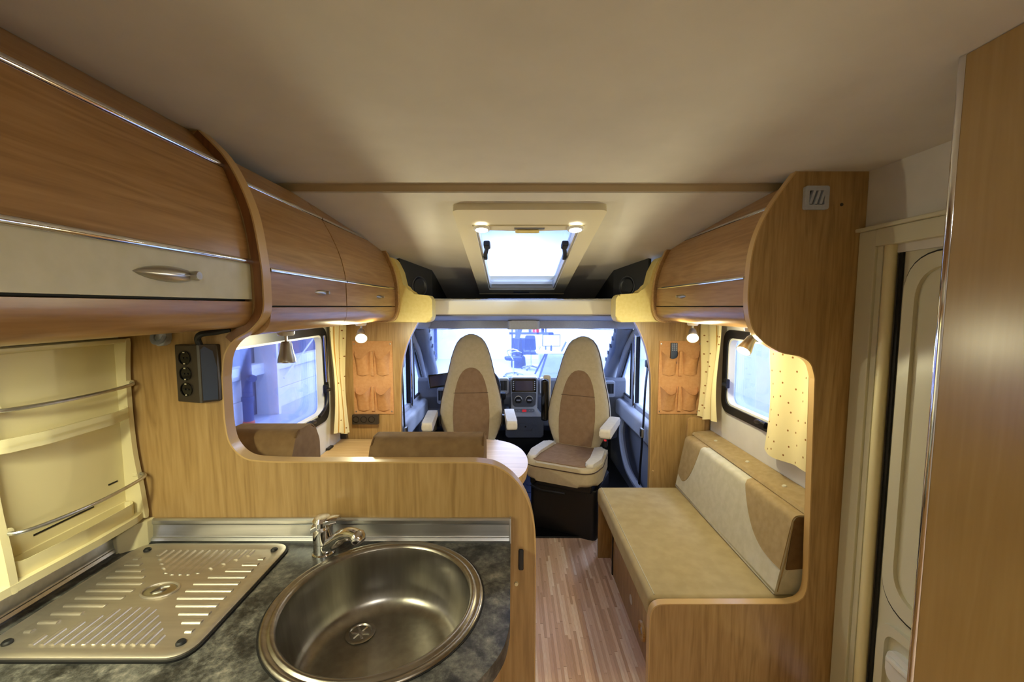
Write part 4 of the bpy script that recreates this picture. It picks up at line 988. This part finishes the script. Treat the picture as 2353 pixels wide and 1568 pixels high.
# cab floor
cf = struct(finish(box(B(), (-.86,2.61,-.06), (1.04,4.3,-.02)), 'floor_cab', M['charcoal'], smooth=0))
sl_ = tag(finish(box(B(), (-.69,2.60,-.019), (.86,2.72,.012), .004), 'cab_sill', M['gloss_black'], origin=(.08,2.66,-.02)), 'black sill strip between living floor and cab', 'sill')
fm = T('floor_mat', 'blue-grey ribbed rubber mat between the two cab seats', 'mat', (.2,3.1,-.018))
finish(prism(B(), rrect(-.55,2.76,.36,3.70,.04,5), 'Z', -.0195, -.008, .003), 'sheet', M['mat'], fm)
for k in range(5): finish(prism(B(), rrect(.12,2.86+k*.14,.32,2.94+k*.14,.02,4), 'Z', -.009, -.002, .003), 'raised_pad', M['mat'], fm)
# footwell bulkhead
struct(finish(box(B(), (-.86,4.10,-.06), (1.04,4.16,.5)), 'wall_front', M['charcoal'], smooth=0))
# ---- cab doors
def cab_door(label, X, s):
    t = T('cab_door', label, 'door', (X,3.1,0))
    finish(box(B(), (min(X,X+s*.05),2.58,-.05), (max(X,X+s*.05),4.1,.70), .006), 'lower_panel', M['grey'], t)
    finish(box(B(), (min(X-s*.085,X+s*.02),2.60,.56), (max(X-s*.085,X+s*.02),3.62,.705), .03, 4), 'belt_pad', M['grey_l'], t)
    finish(tube(B(), cr([(X-s*.03,3.5,.56),(X-s*.07,3.42,.42),(X-s*.08,3.2,.24),(X-s*.05,2.95,.16),(X,2.9,.15)],6), .026, 10, flat=1.6, up=(0,0,1)), 'grab_handle', M['grey_l'], t)
    finish(tube(B(), cr([(X+s*.005,2.58,1.34),(X,3.0,1.345),(X-s*.005,3.25,1.31),(X-s*.01,3.45,1.20),(X-s*.005,3.72,.92),(X,3.86,.72)],6), .038, 12), 'window_frame', M['grey_l'], t, smooth=60)
    finish(box(B(), (min(X-s*.02,X+s*.03),3.31,.70), (max(X-s*.02,X+s*.03),3.365,1.29), .006), 'divider', M['grey_l'], t)
    finish(box(B(), (min(X-s*.024,X+s*.02),3.27,.70), (max(X-s*.024,X+s*.02),3.308,1.30), .004), 'run_channel', M['black'], t)
    finish(tube(B(), [(X-s*.026,3.258,.70),(X-s*.026,3.258,1.30)], .008, 8), 'chrome_channel', M['chrome'], t)
    finish(box(B(), (min(X-s*.016,X+s*.02),2.60,.70), (max(X-s*.016,X+s*.02),3.86,.735), .008), 'belt_rail', M['grey_l'], t)
    finish(prism(B(), [(2.62,.73),(3.27,.73),(3.27,1.31),(2.62,1.33)], 'X', X+s*.008, X+s*.012), 'window_pane', M['wglass'], t)
    finish(prism(B(), [(3.37,.735),(3.82,.735),(3.70,.90),(3.45,1.17),(3.37,1.24)], 'X', X+s*.008, X+s*.012), 'quarter_pane', M['wglass'], t)
    finish(tube(B(), [(X-s*.012,3.385,.75),(X-s*.012,3.79,.75),(X-s*.012,3.67,.90),(X-s*.012,3.46,1.13),(X-s*.012,3.385,1.20)], .012, 8, closed=True), 'quarter_seal', M['black'], t)
    finish(box(B(), (min(X-s*.03,X+s*.08),2.53,-.05), (max(X-s*.03,X+s*.08),2.64,1.42), .01), 'door_post', M['grey_d'], t)
cab_door('grey left cab door with quarter window beyond the driver seat', -.82, -1)
cab_door('grey right cab door with quarter window beyond the passenger seat', .99, 1)
def belt(label, X, s, pts, cx):
    t = T('seat_belt', label, 'seat belt', (pts[-1]))
    finish(tube(B(), pts, .021, 6, flat=.12, up=(s,0,0)), 'webbing', M['black'], t)
    b = B(); cbox(b, cx, (.018,.045,.06), .005); finish(b, 'tongue', M['nickel'], t)
    finish(cbox(B(), pts[0], (.03,.05,.05), .008), 'loop', M['black'], t)
belt('black seat belt hanging at the right cab door post', .93, 1, [(.905,2.76,1.12),(.895,2.77,.95),(.885,2.76,.72),(.86,2.74,.30)], (.872,2.745,.655))
belt('black seat belt hanging at the left cab door post', -.75, -1, [(-.735,2.76,1.12),(-.732,2.77,.95),(-.725,2.76,.70),(-.72,2.74,.40)], (-.712,2.745,.665))

# ================================================================== swivelled cab seats (local: occupant faces -Y)
ZK = [(.50,.165),(.56,.195),(.64,.226),(.72,.232),(.80,.223),(.88,.205),(.96,.183),(1.04,.163),(1.11,.147),(1.17,.128),(1.22,.105),(1.255,.075),(1.275,.040),(1.282,.008)]
def bw_(z):
    for p, q in zip(ZK, ZK[1:]):
        if p[0] <= z <= q[0]: return p[1]+(q[1]-p[1])*(z-p[0])/(q[0]-p[0])
    return ZK[-1][1]
def byc(z): return .185+(z-.5)*.17
def bth(z): return .060-.020*(z-.5)/.78 if z < 1.2 else .0446*max(.25,(1-((z-1.2)/.083)**2))**.5
def bfront(x, z):
    w = bw_(z); c = min(.999, abs(x)/w); s_ = math.sqrt(1-c**(2/.55)); return byc(z)-bth(z)*s_**.7
def seat(label, loc, rz, arms):
    t = T('captain_chair', label, 'seat', loc, rz)
    F = lambda b, nm, m, par=t, smooth=55: finish(b, nm, m, par, local=True, smooth=smooth)
    b = B(); rings = []
    zs = [p for q in [[z0+(z1-z0)*k/3 for k in range(3)] for (z0,_),(z1,_) in zip(ZK, ZK[1:])] for p in q]+[1.282]
    for z in zs:
        w, th = bw_(z), bth(z); r_ = []
        for k in range(32):
            a = 2*math.pi*k/32; c_, s_ = math.cos(a), math.sin(a)
            r_.append((w*math.copysign(abs(c_)**.55,c_), byc(z)+th*math.copysign(abs(s_)**.7,s_), z))
        rings.append([b.verts.new(p) for p in r_])
    for A, C in zip(rings, rings[1:]):
        for k in range(32): b.faces.new((A[k], A[(k+1) % 32], C[(k+1) % 32], C[k]))
    b.faces.new(rings[0][::-1]); b.faces.new(rings[-1])
    bk_ = F(b, 'backrest', M['seat_b'])
    b = B(); rows = []
    IN = [(.515,.118),(.60,.128),(.70,.133),(.80,.128),(.88,.116),(.94,.101),(.985,.082),(1.015,.060),(1.033,.036),(1.040,.012)]
    for z, w in IN: rows.append([(w*u, bfront(w*u, z)-.0035, z) for u in [k/8-1 for k in range(17)]])
    F(grid(b, rows, thick=(0,.005,0)), 'back_insert', M['seat_i'], bk_)
    F(tube(B(), [(-.128,bfront(.128,.845)-.004,.86)]+[(.124*u, bfront(.124*u,.86)-.0045, .86) for u in [k/6-1 for k in range(13)]], .0015, 5), 'seam', M['piping'], bk_)
    pz = [.52+.76*k/26 for k in range(27)]
    pp = [(bw_(z)*.985, byc(z)-bth(z)*.35, z) for z in pz]+[(-bw_(z)*.985, byc(z)-bth(z)*.35, z) for z in pz[::-1]]
    F(tube(B(), pp, .0035, 6), 'piping', M['piping'], bk_)
    out = fillet([(-.225,.20),(-.255,-.10),(-.225,-.275),(.225,-.275),(.255,-.10),(.225,.20)], [.05,.12,.13,.13,.12,.05], 7)
    cu = F(prism(B(), out, 'Z', .385, .505, .030, 4), 'seat_cushion', M['seat_b'])
    ins = fillet([(-.13,.17),(-.165,-.10),(-.19,-.245),(.19,-.245),(.165,-.10),(.13,.17)], [.02,.1,.05,.05,.1,.02], 5)
    F(prism(B(), ins, 'Z', .500, .511, .005), 'seat_insert', M['seat_i'], cu)
    for s in (-1,1):
        bo_ = fillet([(s*.145,.12),(s*.17,-.10),(s*.165,-.225),(s*.215,-.235),(s*.244,-.10),(s*.22,.12)], [.02,.1,.04,.06,.1,.03], 5)
        F(prism(B(), bo_, 'Z', .495, .528, .014, 3), 'side_bolster', M['seat_l'], cu)
    F(tube(B(), [(p[0]*1.0, p[1]*1.0, .478) for p in out], .0035, 6, closed=True), 'piping', M['piping'], cu)
    F(cbox(B(), (0,0,.355), (.42,.42,.06), .015), 'swivel_plate', M['black'])
    F(prism(B(), rrect(-.23,-.16,.23,.24,.04,4), 'Z', -.02, .33, .01), 'seat_box', M['black'])
    F(tube(B(), [(-.15,-.20,.36),(-.17,-.27,.345),(-.10,-.30,.34),(.06,-.29,.34)], .008, 8), 'slide_bar', M['black'])
    for s, up in arms:
        if up:
            a = F(cbox(B(), (s*.262,.215,.80), (.055,.055,.32), .02, 3), 'folded_armrest', M['gloss_black'])
            F(cbox(B(), (s*.262,.258,.82), (.06,.035,.33), .016, 3), 'armrest_pad', M['seat_l'], a)
        else:
            a = F(prism(B(), fillet([(-.17,.680),(.17,.70),(.17,.745),(-.17,.742)], .018, 4), 'X', s*.275-.034, s*.275+.034, .012, 3), 'armrest', M['seat_l'])
            F(prism(B(), fillet([(-.13,.668),(.16,.60),(.17,.71),(-.15,.69)], .015, 3), 'X', s*.268-.024, s*.268+.024, .006), 'armrest_bracket', M['black'], a)
            F(lathe(B(), [(0,.02),(.04,.018),(.045,0),(0,0)], (s*.225,.17,.66), (s,0,0), 20), 'armrest_hinge', M['black'], a)
    return t
seat('left cab seat with two lowered armrests behind the dinette table', (-.285,2.82,.012), R(4), [(-1,False),(1,False)])
ps = seat('right cab seat turned to the cabin with one lowered armrest', (.395,2.80,-.002), R(-25), [(-1,True),(1,False)])
bu = finish(cbox(B(), (.222,.12,.575), (.022,.035,.075), .005), 'belt_buckle', M['black'], ps, local=True)
finish(cbox(B(), (.222,.100,.597), (.018,.006,.03), .002), 'red_release', M['red'], bu, local=True)

# ================================================================== the hall outside
HZ = -.6
M['hfloor'] = noisy('hall_floor_paint', (176,190,214), (186,198,220), 3, .35)
M['hwall'] = noisy('hall_white_wall', (226,230,236), (232,236,240), 4, .8)
M['hdark'] = noisy('hall_slate_wall', (92,98,128), (104,110,140), 2, .8)
M['hblock'] = noisy('whitewashed_block', (214,220,232), (228,232,240), 5, .85, .2)
M['blue'] = mat('blue_grey_metal', (70,84,130), .5)
M['bluef'] = noisy('blue_cloth', (40,58,110), (50,70,124), 30, .8)
struct(finish(box(B(), (-5,-5,HZ-.1), (5.5,16.8,HZ)), 'floor_hall', M['hfloor'], smooth=0))
struct(finish(box(B(), (-5.1,16.7,HZ), (5.6,16.8,5)), 'wall_hall_front', M['hwall'], smooth=0))
struct(finish(box(B(), (-5.2,-5,HZ), (-5,16.8,5)), 'wall_hall_left', M['hdark'], smooth=0))
struct(finish(box(B(), (5.5,-5,HZ), (5.6,16.8,5)), 'wall_hall_right', M['hwall'], smooth=0))
struct(finish(box(B(), (-5.2,-5.1,HZ), (5.6,-5,5)), 'wall_hall_back', M['hwall'], smooth=0))
struct(finish(box(B(), (-5.2,-5.1,5), (5.6,16.8,5.1)), 'ceiling_hall', M['hwall'], smooth=0))
pw = T('plinth_wall', 'whitewashed low block wall along the hall outside left window', 'wall', (-4.95,9,HZ))
for y0 in (3.2, 5.4, 8.35, 10.8, 13.2):
    y1 = min(y0+(2.15 if y0 < 8 else 2.38), 15.6)
    for z0, z1 in ((HZ,-.2),(-.195,.2)): finish(box(B(), (-5,y0,z0), (-4.86,y1,z1), .01), 'block', M['hblock'], pw)
finish(box(B(), (-5,3.2,.2), (-4.80,15.6,.42), .02), 'ledge', M['hwall'], pw)
cl_ = T('steel_column', 'pale riveted steel column outside the left window', 'column', (-4.72,8.15,HZ))
finish(box(B(), (-4.98,8.02,HZ), (-4.55,8.10,5)), 'flange', M['hwall'], cl_); finish(box(B(), (-4.98,8.10,HZ), (-4.94,8.38,5)), 'web', M['blue'], cl_)
pp = T('down_pipe', 'thick blue-grey drain pipe with orange foot outside left window', 'pipe', (-4.72,7.35,HZ))
finish(lathe(B(), [(.085,.02),(.085,.42),(.10,.42),(.10,.50),(.085,.50),(.085,5.5)], (-4.72,7.35,HZ), seg=20), 'barrel', M['blue'], pp)
finish(lathe(B(), [(0,.13),(.06,.13),(.065,0),(0,0)], (-4.60,7.27,HZ+.85), (.75,-.6,0), 16), 'access_cap', M['blue'], pp)
finish(lathe(B(), [(.095,0),(.095,.05),(.086,.06)], (-4.72,7.35,HZ), seg=20), 'orange_foot', mat('orange_pipe', (200,90,60), .6), pp)
tag(finish(tube(B(), [(-4.80,8.7,.0),(-4.60,9.9,.90)], .018, 8), 'brace_rod', M['hwall'], origin=(-4.8,8.7,0)), 'thin pale diagonal brace rod outside left window', 'rod')
def office_chair(label, loc, rz, back=True):
    t = T('office_chair', label, 'chair', loc, rz)
    F = lambda b, nm, m: finish(b, nm, m, t, local=True)
    for k in range(5):
        a = 2*math.pi*k/5; c_, s_ = math.cos(a), math.sin(a)
        F(tube(B(), [(0,0,.12),(c_*.30,s_*.30,.075)], [.03,.018], 8), 'foot', M['chrome'])
        F(lathe(B(), [(0,-.025),(.03,-.022),(.03,.022),(0,.025)], (c_*.31,s_*.31,.03), (s_,-c_,0), 12), 'caster', M['blue'])
    F(tube(B(), [(0,0,.10),(0,0,.52)], .025, 10), 'gas_lift', M['chrome'])
    F(prism(B(), rrect(-.25,-.24,.25,.24,.09,6), 'Z', .52, .60, .03, 3), 'seat', M['bluef'])
    for s in (-1,1): F(tube(B(), cr([(s*.25,-.05,.55),(s*.29,-.14,.74),(s*.28,.05,.80),(s*.26,.20,.76)],5), .014, 8), 'arm', M['chrome'])
    if back: F(prism(B(), fillet([(-.20,.66),(.20,.66),(.16,1.16),(-.16,1.16)], .06, 5), 'Y', .22, .28, .02), 'backrest', M['bluef']); F(tube(B(), [(0,.1,.53),(0,.25,.57),(0,.27,.78)], .02, 8), 'back_strut', M['blue'])
    return t
office_chair('blue swivel office chair in the hall seen through windscreen', (.04,12.4,HZ), R(-80))
office_chair('dark blue chair beside the white drawer cabinet in hall', (.64,13.9,HZ), R(170))
dk = T('work_desk', 'white desk on splayed dark legs in the bright hall', 'desk', (1.25,12.6,HZ))
finish(prism(B(), rrect(.72,12.15,1.95,12.95,.03,4), 'Z', .125, .155, .006), 'desk_top', M['hwall'], dk)
for p, q in (((1.05,12.4,.12),(.80,12.15,HZ)),((1.05,12.7,.12),(.72,12.95,HZ)),((1.55,12.4,.12),(1.85,12.15,HZ)),((1.55,12.7,.12),(1.95,12.95,HZ))): finish(tube(B(), [p,q], .03, 6), 'leg', M['blue'], dk)
finish(tube(B(), [(1.05,12.55,.10),(1.55,12.55,.10)], .035, 6), 'crossbar', M['blue'], dk)
mn = T('computer_monitor', 'large white-screen computer monitor on the hall desk', 'monitor', (1.20,12.6,.155))
finish(box(B(), (.92,12.60,.30), (1.46,12.64,.66), .008), 'bezel', M['bluef'], mn); finish(box(B(), (.94,12.595,.32), (1.44,12.601,.64)), 'screen_face', emit('white_screen', (225,240,255), 1.2), mn)
finish(tube(B(), [(1.19,12.62,.155),(1.19,12.62,.35)], .03, 8), 'stand', M['bluef'], mn)
lpt = T('laptop', 'open laptop standing askew on the hall desk', 'laptop', (1.55,12.4,.155))
finish(box(B(), (1.38,12.25,.155), (1.64,12.48,.172), .004), 'keyboard_base', M['grey_l'], lpt)
finish(prism(B(), [(1.46,.17),(1.60,.46),(1.62,.455),(1.48,.165)], 'Y', 12.28, 12.50), 'lid', M['blue'], lpt)
dc = T('drawer_cabinet', 'white drawer cabinet under the hall desk', 'cabinet', (1.05,13.3,HZ))
finish(box(B(), (.86,13.05,HZ), (1.70,13.55,.08), .006), 'body', M['hwall'], dc)
for k in range(3): finish(box(B(), (.88,13.04,HZ+.03+k*.215), (1.68,13.052,HZ+.235+k*.215), .003), 'drawer', M['hblock'], dc)
sv = T('workshop_shelf', 'dark blue open shelf stand by the hall wall', 'shelf', (.55,15.2,HZ))
for x in (-.02,.12,1.20): finish(box(B(), (x,15.1,HZ), (x+.05,15.15,1.6)), 'post', M['blue'], sv)
finish(box(B(), (-.1,15.0,.50), (1.5,15.4,.56)), 'shelf_board', M['bluef'], sv)
finish(box(B(), (0,15.05,-.25), (.5,15.35,.36), .02), 'locker_box', M['blue'], sv)
for k, (x, m_) in enumerate(((.66,'blue'),(.80,'red_paint'),(.93,'red_paint'),(1.12,'bluef'))):
    if m_ not in M: M[m_] = mat('red_paint', (210,60,70), .4)
    tag(finish(lathe(B(), [(0,0),(.055,0),(.055,.12),(.03,.17),(.03,.19),(0,.19)], (x,15.2,.56), seg=14), 'paint_can', M[m_], origin=(x,15.2,.56)), ['blue spray bottle leftmost on hall shelf','red spray can left of its twin on hall shelf','red spray can right of its twin on hall shelf','dark blue bottle rightmost on the hall shelf'][k], 'can', 'cans on the hall shelf')
va = T('dust_extractor', 'tall blue workshop dust extractor behind the office chair', 'machine', (.22,14.4,HZ))
finish(lathe(B(), [(0,0),(.24,0),(.26,.08),(.24,.34),(.20,.40),(0,.42)], (.22,14.4,HZ), seg=20), 'drum', M['bluef'], va)
finish(tube(B(), cr([(.22,14.4,-.2),(.14,14.35,.15),(.22,14.38,.55),(.32,14.4,.85)],6), .085, 10), 'hose', M['blue'], va)
finish(lathe(B(), [(.10,0),(.16,.10),(.05,.18),(0,.19)], (.32,14.4,.85), seg=14), 'hood', M['bluef'], va)
tag(finish(box(B(), (-3.10,16.55,HZ), (-3.0,16.7,4.5)), 'wall_post', M['blue'], origin=(-3.05,16.6,HZ)), 'slim blue upright on the white hall wall', 'post')
